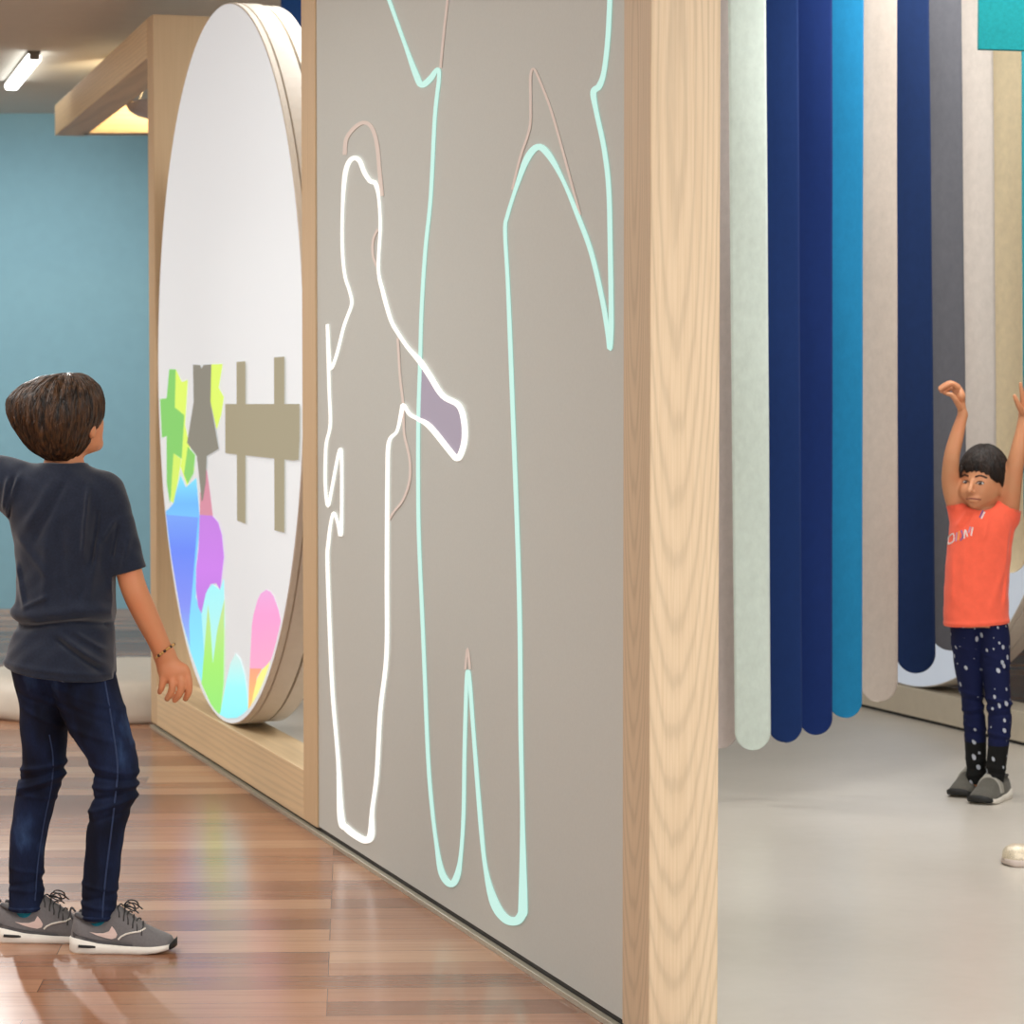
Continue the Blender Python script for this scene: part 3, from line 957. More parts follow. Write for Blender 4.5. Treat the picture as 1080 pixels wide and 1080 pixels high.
# ================================================================== organic modelling by distance fields
class Vol:
    def __init__(self, lo, hi, h):
        self.lo = np.array(lo, dtype=np.float64); self.h = h
        self.n = np.ceil((np.array(hi) - self.lo) / h).astype(int) + 1
        self.v = np.full(tuple(self.n), 0.5, dtype=np.float32)
        self.ax = [self.lo[i] + h * np.arange(self.n[i]) for i in range(3)]

    def region(self, lo, hi):
        s = []
        for i in range(3):
            a = int(max(0, math.floor((lo[i] - self.lo[i]) / self.h))); b = int(min(self.n[i], math.ceil((hi[i] - self.lo[i]) / self.h) + 1))
            s.append(slice(a, max(a, b)))
        s = tuple(s)
        x = self.ax[0][s[0]][:, None, None].astype(np.float32)
        y = self.ax[1][s[1]][None, :, None].astype(np.float32)
        z = self.ax[2][s[2]][None, None, :].astype(np.float32)
        return s, x, y, z

    def put(self, d, s, k, op):
        a = self.v[s]
        if op == 'add':
            if k > 0:
                q = np.maximum(k - np.abs(a - d), 0) / k
                a = np.minimum(a, d) - q * q * k * 0.25
            else:
                a = np.minimum(a, d)
        elif op == 'sub':
            d = -d
            if k > 0:
                q = np.maximum(k - np.abs(a - d), 0) / k
                a = np.maximum(a, d) + q * q * k * 0.25
            else:
                a = np.maximum(a, d)
        self.v[s] = a

    def cone(self, a, b, ra, rb, k=0.01, op='add', flat=None):
        a = np.array(a, dtype=np.float32); b = np.array(b, dtype=np.float32)
        m = max(ra, rb) + max(k, 0.03) + 4 * self.h
        s, x, y, z = self.region(np.minimum(a, b) - m, np.maximum(a, b) + m)
        if self.v[s].size == 0:
            return
        ab = b - a
        L2 = float(ab @ ab) + 1e-12
        px, py, pz = x - a[0], y - a[1], z - a[2]
        t = np.clip((px * ab[0] + py * ab[1] + pz * ab[2]) / L2, 0, 1)
        dx, dy, dz = px - t * ab[0], py - t * ab[1], pz - t * ab[2]
        if flat is not None:
            nv, f = flat
            c = (dx * nv[0] + dy * nv[1] + dz * nv[2]) * (f - 1)
            dx, dy, dz = dx + c * nv[0], dy + c * nv[1], dz + c * nv[2]
        d = np.sqrt(dx * dx + dy * dy + dz * dz) - (ra + (rb - ra) * t)
        self.put(d, s, k, op)

    def chain(self, pts, rad, k=0.01, op='add', flat=None):
        q = catmull([tuple(p) + (r,) for p, r in zip(pts, rad)], 4)
        pts = [p[:3] for p in q]
        rad = [float(p[3]) for p in q]
        m = max(rad) + k + 4 * self.h
        A = np.array(pts)
        s, x, y, z = self.region(A.min(axis=0) - m, A.max(axis=0) + m)
        keep = self.v
        if keep[s].size == 0:
            return
        self.v = np.full(keep.shape, 0.5, dtype=np.float32)
        for i in range(len(pts) - 1):
            self.cone(pts[i], pts[i + 1], rad[i], rad[i + 1], 0.0, 'add', flat)
        d = self.v[s].copy()
        self.v = keep
        self.put(d, s, k, op)

    def ell(self, c, r, k=0.01, op='add', rot=None):
        c = np.array(c, dtype=np.float32)
        R = max(r)
        m = R + k + 4 * self.h
        s, x, y, z = self.region(c - m, c + m)
        if self.v[s].size == 0:
            return
        px, py, pz = x - c[0], y - c[1], z - c[2]
        if rot is not None:
            Q = np.array(rot.transposed(), dtype=np.float32)
            px, py, pz = (Q[0][0] * px + Q[0][1] * py + Q[0][2] * pz, Q[1][0] * px + Q[1][1] * py + Q[1][2] * pz, Q[2][0] * px + Q[2][1] * py + Q[2][2] * pz)
        k0 = np.sqrt((px / r[0]) ** 2 + (py / r[1]) ** 2 + (pz / r[2]) ** 2)
        k1 = np.sqrt((px / r[0] ** 2) ** 2 + (py / r[1] ** 2) ** 2 + (pz / r[2] ** 2) ** 2) + 1e-6
        d = k0 * (k0 - 1.0) / k1
        self.put(d, s, k, op)

    def loft(self, rows, k=0.01, op='add', power=2.0):
        """rows (z, cx, cy, rx, ry), roughly level cross-sections"""
        rows = sorted(rows, key=lambda r: r[0])
        R = np.array(catmull(rows, 5))
        zz, idx = np.unique(R[:, 0], return_index=True)
        R = R[idx]
        lo = np.array([(R[:, 1] - R[:, 3]).min(), (R[:, 2] - R[:, 4]).min(), R[0, 0]]) - 0.03
        hi = np.array([(R[:, 1] + R[:, 3]).max(), (R[:, 2] + R[:, 4]).max(), R[-1, 0]]) + 0.03
        s, x, y, z = self.region(lo, hi)
        z1 = z[0, 0, :]
        f = [np.interp(z1, R[:, 0], R[:, j])[None, None, :].astype(np.float32) for j in range(1, 5)]
        e = (np.abs((x - f[0]) / f[2]) ** power + np.abs((y - f[1]) / f[3]) ** power) ** (1.0 / power)
        d = (e - 1) * np.minimum(f[2], f[3])
        d = np.maximum(d, np.maximum(R[0, 0] - z, z - R[-1, 0]))
        self.put(d.astype(np.float32), s, k, op)

    def half(self, p, n, k=0.0):
        """cut away everything on the side the normal points to"""
        n = np.array(n, dtype=np.float32); n /= np.linalg.norm(n)
        s, x, y, z = self.region(self.lo - 1, self.lo + self.n * self.h + 1)
        d = (x - p[0]) * n[0] + (y - p[1]) * n[1] + (z - p[2]) * n[2]
        self.v = np.maximum(self.v, d).astype(np.float32)

    def warp(self, fn):
        x = self.ax[0][:, None, None]; y = self.ax[1][None, :, None]; z = self.ax[2][None, None, :]
        self.v = (self.v - fn(x, y, z)).astype(np.float32)

    def mesh(self, smooth=1):
        v = self.v
        s = v < 0
        nx, ny, nz = v.shape
        cor = [(i, j, k) for i in (0, 1) for j in (0, 1) for k in (0, 1)]
        cnt = np.zeros((nx - 1, ny - 1, nz - 1), dtype=np.int8)
        for (i, j, k) in cor:
            cnt += s[i:nx - 1 + i, j:ny - 1 + j, k:nz - 1 + k]
        mask = (cnt > 0) & (cnt < 8)
        I = np.argwhere(mask)
        idx = np.full(mask.shape, -1, dtype=np.int64)
        idx[mask] = np.arange(len(I))
        acc = np.zeros((len(I), 3)); num = np.zeros(len(I))
        for a in cor:
            for ax in range(3):
                if a[ax] == 0:
                    b = list(a); b[ax] = 1
                    va = v[I[:, 0] + a[0], I[:, 1] + a[1], I[:, 2] + a[2]]
                    vb = v[I[:, 0] + b[0], I[:, 1] + b[1], I[:, 2] + b[2]]
                    c = (va < 0) != (vb < 0)
                    tt = np.where(c, va / np.where(c, va - vb, 1), 0)
                    for q in range(3):
                        acc[:, q] += np.where(c, a[q] + (tt if q == ax else 0), 0)
                    num += c
        P = self.lo + (I + acc / num[:, None]) * self.h
        Q = []
        for ax in range(3):
            o = [q for q in range(3) if q != ax]
            sl0 = [slice(None)] * 3; sl1 = [slice(None)] * 3
            sl0[ax] = slice(0, v.shape[ax] - 1); sl1[ax] = slice(1, v.shape[ax])
            for q in o:
                sl0[q] = slice(1, v.shape[q] - 1); sl1[q] = slice(1, v.shape[q] - 1)
            A = s[tuple(sl0)]; B = s[tuple(sl1)]
            E = np.argwhere(A != B)
            flip = A[A != B]
            for q in o:
                E[:, q] += 1
            def cell(d0, d1):
                C = E.copy(); C[:, o[0]] -= d0; C[:, o[1]] -= d1
                return idx[C[:, 0], C[:, 1], C[:, 2]]
            quad = np.stack([cell(1, 1), cell(0, 1), cell(0, 0), cell(1, 0)], axis=1)
            fl = flip if ax != 1 else ~flip
            quad[~fl] = quad[~fl][:, ::-1]
            Q.append(quad)
        Q = np.concatenate(Q)
        Q = Q[(Q >= 0).all(axis=1)]
        for _ in range(smooth):
            S = np.zeros_like(P); N = np.zeros(len(P))
            for k in range(4):
                a = Q[:, k]; b = Q[:, (k + 1) % 4]
                np.add.at(S, a, P[b]); np.add.at(S, b, P[a]); np.add.at(N, a, 1); np.add.at(N, b, 1)
            P = P * 0.5 + 0.5 * S / np.maximum(N, 1)[:, None]
        return P, Q


def bvh_of(PQ):
    return BVHTree.FromPolygons([tuple(p) for p in PQ[0]], [tuple(int(i) for i in q) for q in PQ[1]])


def hit(bvh, px, py, off=0.0015):
    d = ray(px, py).normalized()
    h = bvh.ray_cast(CAM, d)
    if h[0] is None:
        return None
    return h[0] - d * off


def drape_poly(bvh, poly, off=0.0015, step=3.0):
    """fill a traced outline with a grid that lies on the surface"""
    xs = [p[0] for p in poly]; ys = [p[1] for p in poly]
    pts = []
    n = len(poly)
    for i in range(n):
        a = poly[i]; c = poly[(i + 1) % n]
        m = max(1, int(math.hypot(a[0] - c[0], a[1] - c[1]) / step))
        for k in range(m):
            pts.append((a[0] + (c[0] - a[0]) * k / m, a[1] + (c[1] - a[1]) * k / m))
    tri = tessellate_polygon([[Vector((x, y, 0)) for x, y in pts]])
    bm = bmesh.new()
    hs = [hit(bvh, x, y, off) for x, y in pts]
    vs = [bm.verts.new(h) if h is not None else None for h in hs]
    for tr in tri:
        q = [vs[i] for i in tr]
        if None not in q:
            try:
                bm.faces.new(q)
            except ValueError:
                pass
    loose = [v for v in bm.verts if not v.link_faces]
    bmesh.ops.delete(bm, geom=loose, context='VERTS')
    return bm


def drape_tube(bm, bvh, pts, r, off=0.0, n=3, seg=6):
    P = [hit(bvh, p[0], p[1], off) for p in catmull(pts, n)]
    P = [p for p in P if p is not None]
    if len(P) > 1:
        add_tube(bm, P, r, seg)


def ridge(u, w, a, b, wd, amp):
    ax, ay = a; bx_, by_ = b
    L = math.hypot(bx_ - ax, by_ - ay)
    dx, dy = (bx_ - ax) / L, (by_ - ay) / L
    t = ((u - ax) * dx + (w - ay) * dy) / L
    q = (u - ax) * dy - (w - ay) * dx
    env = np.exp(-np.clip(np.abs(t - 0.5) * 2 - 0.6, 0, None) ** 2 * 12)
    return amp * np.exp(-(q / wd) ** 2) * env


# ------------------------------------------------------------------ shoes
def interp(tab, x):
    return float(np.interp(x, [q[0] for q in tab], [q[1] for q in tab]))


def shoe_parts(parent, heel, toe, L, mats, kind='runner', ht=1.0, name='shoe', top=False, label=None, wid=0.044, tagfn=None, side=1):
    """heel/toe: floor points giving the direction. Returns object; local x runs heel to toe"""
    hd = Vector(heel); td = Vector(toe)
    dx = (td - hd); dx.z = 0; dx.normalize()
    dy = Vector((-dx.y, dx.x, 0))
    def Wd(x, y, z):
        return hd + dx * x * L + dy * y + Vector((0, 0, z * ht))
    width = [(0, 0.018), (0.02, 0.026), (0.08, 0.036), (0.25, 0.04), (0.45, 0.039), (0.62, 0.043), (0.75, 0.046), (0.86, 0.043), (0.93, 0.037), (0.965, 0.029), (0.988, 0.018), (1.0, 0.008)]
    if kind == 'runner':
        toph = [(0, 0.055), (0.025, 0.088), (0.08, 0.09), (0.16, 0.08), (0.24, 0.074), (0.33, 0.082), (0.41, 0.104), (0.46, 0.108), (0.52, 0.097), (0.62, 0.079), (0.72, 0.062), (0.82, 0.05), (0.9, 0.043), (0.96, 0.036), (1.0, 0.022)]
    elif kind == 'strap':
        toph = [(0, 0.05), (0.03, 0.08), (0.1, 0.082), (0.2, 0.08), (0.35, 0.09), (0.45, 0.094), (0.55, 0.084), (0.66, 0.068), (0.76, 0.054), (0.86, 0.045), (0.94, 0.037), (1.0, 0.024)]
    else:
        toph = [(0, 0.05), (0.04, 0.056), (0.2, 0.045), (0.4, 0.04), (0.6, 0.041), (0.7, 0.046), (0.82, 0.047), (0.92, 0.043), (0.97, 0.037), (1.0, 0.026)]
    sb = [(0, 0.004), (0.05, 0.0), (0.68, 0.0), (0.85, 0.004), (1.0, 0.013)] if kind != 'ballet' else [(0, 0.003), (0.05, 0.0), (0.9, 0.0), (1.0, 0.004)]
    if kind == 'ballet':
        stp = [(0, 0.012), (1.0, 0.016)]
    else:
        stp = [(0, 0.036), (0.1, 0.034), (0.3, 0.024), (0.55, 0.019), (0.8, 0.018), (0.95, 0.021), (1.0, 0.024)]
    sc = wid / 0.044
    X = [0, 0.01, 0.025, 0.05] + list(np.linspace(0.08, 0.92, 34)) + [0.94, 0.96, 0.975, 0.985, 0.994, 1.0]
    def yw(x, z, grow=0.0):
        """half width of the upper at height z"""
        w = interp(width, x) * sc
        zb0 = interp(stp, x) - 0.004; zt0 = interp(toph, x)
        q = min(1.0, max(0.0, (z - zb0) / max(1e-4, zt0 - zb0)))
        return w * (1 - q ** 4.0) ** 0.5 * (1 - 0.16 * q)
    bm = bmesh.new()
    rings = []
    for x in X:
        w = interp(width, x) * sc
        zb0 = interp(stp, x) - 0.004; zt0 = max(interp(toph, x), zb0 + 0.004)
        r = []
        for k in range(13):
            q = 1 - abs(k - 6) / 6
            q = 1 - (1 - q) ** 1.6
            z = zb0 + (zt0 - zb0) * q
            y = (-1 if k < 6 else 1) * (yw(x, z) if k != 6 else 0.0)
            r.append(bm.verts.new(Wd(x, y, z)))
        rings.append(r)
    for A, B in zip(rings[:-1], rings[1:]):
        for k in range(12):
            bm.faces.new((A[k], A[k + 1], B[k + 1], B[k]))
        bm.faces.new((A[12], A[0], B[0], B[12]))
    bm.faces.new(rings[0]); bm.faces.new(rings[-1][::-1])
    up = obj(name, bm, mats['upper'], parent, smooth=True, label=label)
    if tagfn:
        tagfn(up)
    # sole
    bm = bmesh.new()
    rings = []
    for x in X:
        w = (interp(width, x) + 0.0045) * sc
        xx = -0.012 + x * (1.024 if kind != 'ballet' else 1.012)
        z0, z1 = interp(sb, x), interp(stp, x)
        rings.append([bm.verts.new(Wd(xx, y, z)) for (y, z) in ((-w * 0.94, z0), (-w, z0 + 0.004), (-w * 1.01, (z0 + z1) / 2), (-w * 0.97, z1), (w * 0.97, z1), (w * 1.01, (z0 + z1) / 2), (w, z0 + 0.004), (w * 0.94, z0))])
    for A, B in zip(rings[:-1], rings[1:]):
        for k in range(8):
            bm.faces.new((A[k], A[(k + 1) % 8], B[(k + 1) % 8], B[k]))
    bm.faces.new(rings[0]); bm.faces.new(rings[-1][::-1])
    obj('sole', bm, mats['sole'], up, smooth=True)
    if kind in ('runner', 'strap'):
        bm = bmesh.new()
        for x0_, x1_, n_ in ((0.955 if kind == 'runner' else 0.9, 1.0, 8),):
            rr = []
            for i in range(n_ + 1):
                x = x0_ + (x1_ - x0_) * i / n_
                w = (interp(width, x) + 0.0055) * sc
                xx = -0.012 + x * 1.03
                z0, z1 = interp(sb, x) - 0.0005, interp(stp, x) + 0.009 * (i / n_)
                rr.append([bm.verts.new(Wd(xx, y, z)) for (y, z) in ((-w * 0.9, z0), (-w * 1.01, z0 + 0.006), (-w * 0.98, z1), (w * 0.98, z1), (w * 1.01, z0 + 0.006), (w * 0.9, z0))])
            for A, B in zip(rr[:-1], rr[1:]):
                for k in range(6):
                    bm.faces.new((A[k], A[(k + 1) % 6], B[(k + 1) % 6], B[k]))
            bm.faces.new(rr[0]); bm.faces.new(rr[-1][::-1])
        obj('toe_bumper', bm, M['black'], up, smooth=True)
    surf = lambda x, z, o=0.0: Wd(x, side * (yw(x, z) + o), z)
    return up, Wd, surf, yw, toph


# ================================================================== THE BOY
YB = 6.60
SB = F / YB
def B(px, py, dy=0.0):
    return at(px, py, YB + dy)
def rowsB(tab, dyf):
    out = []
    for r in tab:
        y, xl, xr, ry = r[:4]
        dy = dyf(y) if callable(dyf) else dyf
        a = B(xl, y, dy); c = B(xr, y, dy)
        out.append((a.z, (a.x + c.x) / 2, a.y, (c.x - a.x) / 2, ry))
    return out
def puB(x, z):
    return 540 + x * SB, 404 + (H - z) * SB + 0.0

M['skin_boy'] = mat_skin('light_tan_skin', (206, 140, 100))
M['tee'] = mat_cloth('charcoal_heather_jersey', (30, 36, 51), 0.25, 1400, 190, 0.15, 0.95, 0.25)
M['denim'] = mat_denim()
M['stitch'] = mat_plain('pale_denim_thread', (120, 140, 170), 0.8)
M['denim_line'] = mat_plain('faded_seam_denim', (38, 54, 88), 0.85)
M['hair_boy'] = mat_hair('brown_hair', (17, 9, 5), (92, 61, 35))
M['sock'] = mat_cloth('teal_knit', (22, 106, 124), 0.1, 900, 80)
M['shoe_grey'] = mat_cloth('grey_mesh_fabric', (112, 108, 108), 0.1, 700, 200, 0.25)
M['shoe_dark'] = mat_plain('dark_grey_trim', (72, 70, 72), 0.7)
M['sole_white'] = mat_plain('white_foam', (226, 219, 208), 0.6)
M['logo_pink'] = mat_plain('pale_pink_overlay', (214, 188, 178), 0.5)
M['lace'] = mat_plain('dark_lace', (58, 56, 56), 0.85)
M['bead_gold'] = mat_plain('gold_bead', (205, 160, 95), 0.35, metal=0.4)
M['bead_dark'] = mat_plain('dark_bead', (60, 38, 26), 0.4)

base = ground(95, 1003); base.z = 0
boy = thing('person', 'boy seen from behind in a dark T-shirt and jeans beside the display wall', 'person', base)

LEG_L = [(690, 12, 76, .088), (705, 12, 76, .088), (720, 15, 76, .084), (740, 20, 76, .078), (760, 21, 73, .074), (775, 22, 71, .070), (790, 24, 70, .066), (805, 24, 69, .062), (815, 22, 68, .060), (825, 19, 66, .058), (835, 17, 61, .055), (850, 15, 57, .054), (870, 12, 52, .051), (890, 10, 48, .048), (920, 9, 46, .044), (940, 8, 46, .043), (960, 8, 47, .045)]
LEG_R = [(690, 50, 117, .084), (705, 50, 120, .086), (720, 52, 124, .086), (740, 58, 130, .083), (760, 68, 135, .078), (780, 79, 140, .073), (800, 92, 145, .068), (812, 97, 146, .064), (825, 99, 146, .062), (840, 98, 144, .06), (855, 95, 138, .058), (875, 92, 132, .054), (900, 90, 128, .049), (930, 87, 125, .045), (950, 86, 123, .044), (969, 86, 121, .044)]
dyl = lambda y: 0.02 + 0.07 * max(0, min(1, (y - 700) / 150))
dyr = lambda y: 0.0 - 0.03 * max(0, min(1, (y - 700) / 150))

# --- body (skin), one continuous surface
lo = B(-130, 1012, 0.0); hi = B(215, 385, 0.0)
v = Vol((lo.x - 0.02, YB - 0.2, 0.03), (hi.x + 0.02, YB + 0.26, hi.z + 0.02), 0.0032)
r_ = lambda px: px / SB
TORSO = [(492, 44, 90, .05), (500, 28, 106, .062), (510, 20, 114, .07), (525, 16, 118, .078), (545, 18, 116, .082), (575, 24, 114, .082), (610, 27, 112, .078), (645, 28, 111, .076), (680, 24, 113, .08), (700, 22, 114, .082)]
v.loft(rowsB(TORSO, 0.01), 0.0)
v.loft(rowsB([(y, xl + 9, xr - 9, ry * 0.8) for (y, xl, xr, ry) in LEG_L], dyl), 0.02)
v.loft(rowsB([(y, xl + 9, xr - 9, ry * 0.8) for (y, xl, xr, ry) in LEG_R], dyr), 0.02)
v.cone(B(28, 955, 0.09), B(30, 988, 0.09), r_(12), r_(8), 0.01)
v.cone(B(104, 965, -0.03), B(106, 1000, -0.03), r_(12), r_(8), 0.01)
v.cone(B(30, 989, 0.09), B(62, 993, 0.09), r_(7), r_(5), 0.01)
v.cone(B(108, 1001, -0.03), B(150, 1005, -0.03), r_(7), r_(5), 0.01)
# neck, head
v.cone(B(68, 512, 0.02), B(67, 468, 0.03), r_(21), r_(20), 0.02)
v.ell(B(60, 436, 0.02), (r_(40), 0.092, r_(40)), 0.02)
v.ell(B(76, 450, 0.05), (r_(31), 0.075, r_(31)), 0.02)
v.cone(B(90.5, 449, 0.045), B(94, 464, 0.045), r_(18.5), r_(13.5), 0.015)
v.cone(B(98, 466, 0.06), B(101, 468, 0.07), r_(9), r_(8), 0.012)
v.cone(B(100, 446, 0.11), B(101.5, 454, 0.128), r_(4), r_(5), 0.01)
# ear
v.ell(B(97, 454, -0.012), (r_(4.5), 0.014, r_(9)), 0.004)
# right arm
EL = (140, 620)
v.chain([B(112, 520, 0.0), B(126, 560, -0.015), B(139, 614, -0.02), B(152, 645, -0.005), B(164, 670, 0.01), B(173, 690, 0.02)], [r_(17), r_(14), r_(13.8), r_(13.2), r_(11.6), r_(10.4)], 0.03)
ARMW = B(173, 690, 0.02)
hn = (0.25, -0.95, 0.05)
v.cone(B(174, 692, 0.022), B(180, 708, 0.022), r_(11.5), r_(13.5), 0.012, flat=((0.0, 1.0, 0.0), 1.5))
v.cone(B(177, 704, 0.022), B(191, 708, 0.022), r_(10), r_(9.5), 0.01, flat=((0.0, 1.0, 0.0), 1.4))
for P, rr in (([(172.5, 709, .018), (171.5, 718, .014), (170.5, 725, .016), (168.3, 730, .022)], (4.4, 3.9, 3.6, 3.0)),
              ([(180.5, 711, .016), (182, 721, .010), (180.5, 730, .012), (176.2, 737, .02)], (4.7, 4.2, 3.9, 3.2)),
              ([(189.5, 712, .018), (191.2, 722, .012), (189.5, 731.5, .014), (184.3, 738.5, .022)], (4.8, 4.3, 4.0, 3.3)),
              ([(196.5, 709, .022), (199.2, 720, .02), (198.8, 730, .022), (195.6, 737, .028)], (4.7, 4.2, 3.9, 3.2))):
    v.chain([B(p[0], p[1], p[2]) for p in P], [r_(q) for q in rr], 0.003)
v.chain([B(184, 700, .035), B(193, 708, .055), B(195, 718, .064), B(192, 725, .068)], [r_(6), r_(5), r_(4.4), r_(3.6)], 0.006)
# left arm, held out to the left
v.chain([B(22, 516, 0.0), B(-30, 500, 0.02), B(-62, 490, 0.06), B(-98, 476, 0.09)], [r_(19), r_(15), r_(13), r_(10)], 0.03)
v.cone(B(-98, 476, 0.09), B(-112, 472, 0.10), r_(10), r_(11), 0.01, flat=((0, 0, 1), 1.4))
for i, (ey, ed) in enumerate(((462, .07), (466, .09), (470, .11), (475, .125))):
    v.chain([B(-112, 470 + i * 1.5, ed), B(-124, ey + 2, ed + .005), B(-134, ey + 4, ed + .01)], [r_(4.4), r_(4), r_(3.2)], 0.003)
v.chain([B(-104, 476, .075), B(-114, 484, .065), B(-122, 488, .065)], [r_(5), r_(4.4), r_(3.6)], 0.005)
PQ_BODY = v.mesh(2)
obj('body', PQ_BODY, M['skin_boy'], boy, smooth=True)

# --- T-shirt
v = Vol((B(-60, 500).x, YB - 0.18, B(0, 730).z), (B(165, 500).x, YB + 0.2, B(0, 470).z), 0.003)
SH = [(488, 44, 90, .05), (494, 33, 98, .06), (501, 20, 110, .07), (510, 12, 121, .08), (525, 9, 126, .09), (545, 11, 125, .096), (570, 15, 123, .097), (600, 18, 122, .096), (630, 17, 122, .098), (645, 16, 122, .1), (658, 17, 121, .097), (670, 14, 121, .1), (684, 9, 121.5, .112), (698, 6, 122, .118), (716, 4, 123, .122)]
v.loft(rowsB(SH, 0.0), 0.0, power=2.2)
v.chain([B(108, 520, -0.005), B(122, 550, -0.015), B(137, 606, -0.02)], [r_(23), r_(19.5), r_(18.5)], 0.03)
v.chain([B(24, 516, 0.0), B(0, 508, 0.005), B(-45, 496, 0.02)], [r_(29), r_(28), r_(22)], 0.03)
def tee_folds(x, y, z):
    u, w = puB(x, z)
    back = np.clip((YB + 0.02 - y) / 0.05, 0.15, 1)
    d = -0.010 * np.exp(-((w - 656 - 3 * np.sin(u * 0.06)) / 4.5) ** 2) + 0.007 * np.exp(-((w - 644 - 3 * np.sin(u * 0.05)) / 7.5) ** 2)
    d = d * (u < 130)
    for a, b_, wd, am in (((99, 508), (92, 588), 2.6, .007), ((108, 530), (98, 600), 3.4, -.006), ((14, 500), (6, 540), 2.2, .006), ((26, 498), (8, 545), 2.4, .006), ((20, 500), (12, 548), 2.0, -.004),
                          ((62, 505), (30, 560), 5, .004), ((78, 500), (40, 575), 4, -.0045), ((20, 590), (30, 640), 3, .006), ((26, 640), (58, 625), 2.6, .005), ((34, 655), (100, 648), 2.4, .006),
                          ((66, 664), (116, 700), 3, .007), ((60, 668), (112, 708), 2.6, -.006), ((82, 662), (118, 686), 2.4, .005), ((56, 560), (52, 640), 5, .0035), ((70, 540), (74, 640), 5, -.003),
                          ((128, 548), (120, 590), 2.4, -.005), ((126, 545), (112, 570), 2.2, .004), ((140, 560), (132, 600), 3, .004), ((110, 560), (96, 640), 4, .004), ((20, 560), (60, 610), 4, .003)):
        d = d + ridge(u, w, a, b_, wd, am)
    d = d + 0.0012 * np.sin(x * 95 + np.sin(z * 40) * 2) * np.sin(z * 60 + y * 50)
    d = d + 0.003 * np.exp(-((w - (697 + (u - 4) * 0.115)) / 3.0) ** 2)
    return d * back * 1.45
v.warp(tee_folds)
# hem, sleeve ends and neckline
hp0 = B(4, 699, 0); hp1 = B(122, 712.5, 0)
hd_ = (hp1 - hp0).normalized()
v.half(hp0, (hd_.z, 0.12, -hd_.x))
s, x, y, z = v.region(v.lo - 1, v.lo + v.n * v.h + 1)
u_, w_ = puB(x, z)
sd = (B(137, 604) - B(121, 548)).normalized()
c0 = B(136, 603, -0.02)
dd = (x - c0.x) * sd.x + (z - c0.z) * sd.z
v.v = np.maximum(v.v, np.where((u_ + 0 * w_) > 121, dd, -1)).astype(np.float32)
v.cone(B(134, 594, -0.019), B(142, 625, -0.02), r_(14.5), r_(16.8), 0.0, 'sub')
v.cone(B(68, 507, 0.03), B(66, 466, 0.03), r_(22), r_(32), 0.004, 'sub')
PQ = v.mesh(2)
BV_TEE = bvh_of(PQ)
tee = obj('t_shirt', PQ, M['tee'], boy, smooth=True)
bm = bmesh.new()
cc = [B(41, 492, 0.035), B(44, 495.5, 0.0), B(53, 499.5, -0.03), B(66, 501, -0.043), B(80, 498, -0.03), B(88.5, 494, 0.0), B(90.5, 491.5, 0.035), B(84, 496, 0.07), B(66, 500, 0.082), B(48, 497, 0.07)]
cc = [Vector(q) for q in catmull([tuple(c) for c in cc + [cc[0]]], 5)[:-1]]
add_tube(bm, cc, r_(3.4), 10, closed=True)
obj('collar', bm, M['tee'], tee, smooth=True)

# --- jeans
v = Vol((B(0, 500).x, YB - 0.18, B(0, 985).z), (B(152, 500).x, YB + 0.24, B(0, 688).z), 0.003)
v.loft(rowsB(LEG_L, dyl), 0.0)
v.loft(rowsB(LEG_R, dyr), 0.012)
def jean_folds(x, y, z):
    u, w = puB(x, z)
    d = 0
    for (u0, u1, w0, sl, wd, am) in ((15, 70, 812, -.15, 2.6, .005), (15, 70, 820, -.25, 2.4, -.005), (15, 70, 828, -.3, 2.4, .005), (15, 64, 836, -.3, 2.4, -.004), (12, 60, 846, .2, 2.6, .003),
                                     (90, 150, 810, .15, 2.6, .004), (90, 150, 819, .1, 2.4, -.005), (90, 150, 828, -.05, 2.4, .005), (90, 150, 837, -.2, 2.4, -.005), (90, 148, 847, -.3, 2.6, .005), (90, 148, 858, -.3, 2.6, -.003),
                                     (5, 50, 928, .2, 2.6, .003), (5, 50, 938, -.2, 2.4, -.003), (5, 50, 948, .1, 2.4, .003), (84, 128, 935, .2, 2.4, .003), (84, 128, 945, -.2, 2.4, -.003), (84, 128, 956, .2, 2.4, .004),
                                     (60, 130, 735, .35, 3, .003), (50, 125, 748, .4, 3, -.003), (22, 74, 760, .5, 3, .003), (20, 74, 742, .4, 3, -.003), (75, 140, 775, .3, 3.4, .003)):
        uc = (u0 + u1) / 2
        d = d + am * np.exp(-((w - w0 - sl * (u - uc)) / wd) ** 2) * ((u > u0 - 4) & (u < u1 + 4))
    d = d + 0.0012 * np.sin(x * 70 + z * 30) * np.sin(z * 55 + x * 20)
    return d
v.warp(jean_folds)
# seat cleft
v.cone(B(40, 700, -0.14), B(68, 765, -0.10), 0.02, 0.012, 0.03, 'sub')
PQ = v.mesh(2)
BV_J = bvh_of(PQ)
jeans = obj('jeans', PQ, M['denim'], boy, smooth=True)
bm = bmesh.new()
drape_tube(bm, BV_J, [(52, 700), (58, 712), (64, 718), (72, 718), (85, 710), (86, 703)], 0.0012, 0.0005, 4)
drape_tube(bm, BV_J, [(54, 700), (60, 711), (65, 715.5), (72, 715.5), (83, 708.5), (84, 703)], 0.0009, 0.0005, 4)
obj('back_pocket', bm, M['stitch'], jeans, label='pale stitched outline of the back pocket')
bm = bmesh.new()
drape_tube(bm, BV_J, [(110, 716), (116, 750), (122, 790), (124, 815), (121, 845), (117, 880), (112, 920), (109, 950), (108, 968)], 0.0022, 0.0004, 4)
drape_tube(bm, BV_J, [(52, 775), (56, 800), (54, 830), (46, 870), (40, 910), (37, 950)], 0.0018, 0.0004, 4)
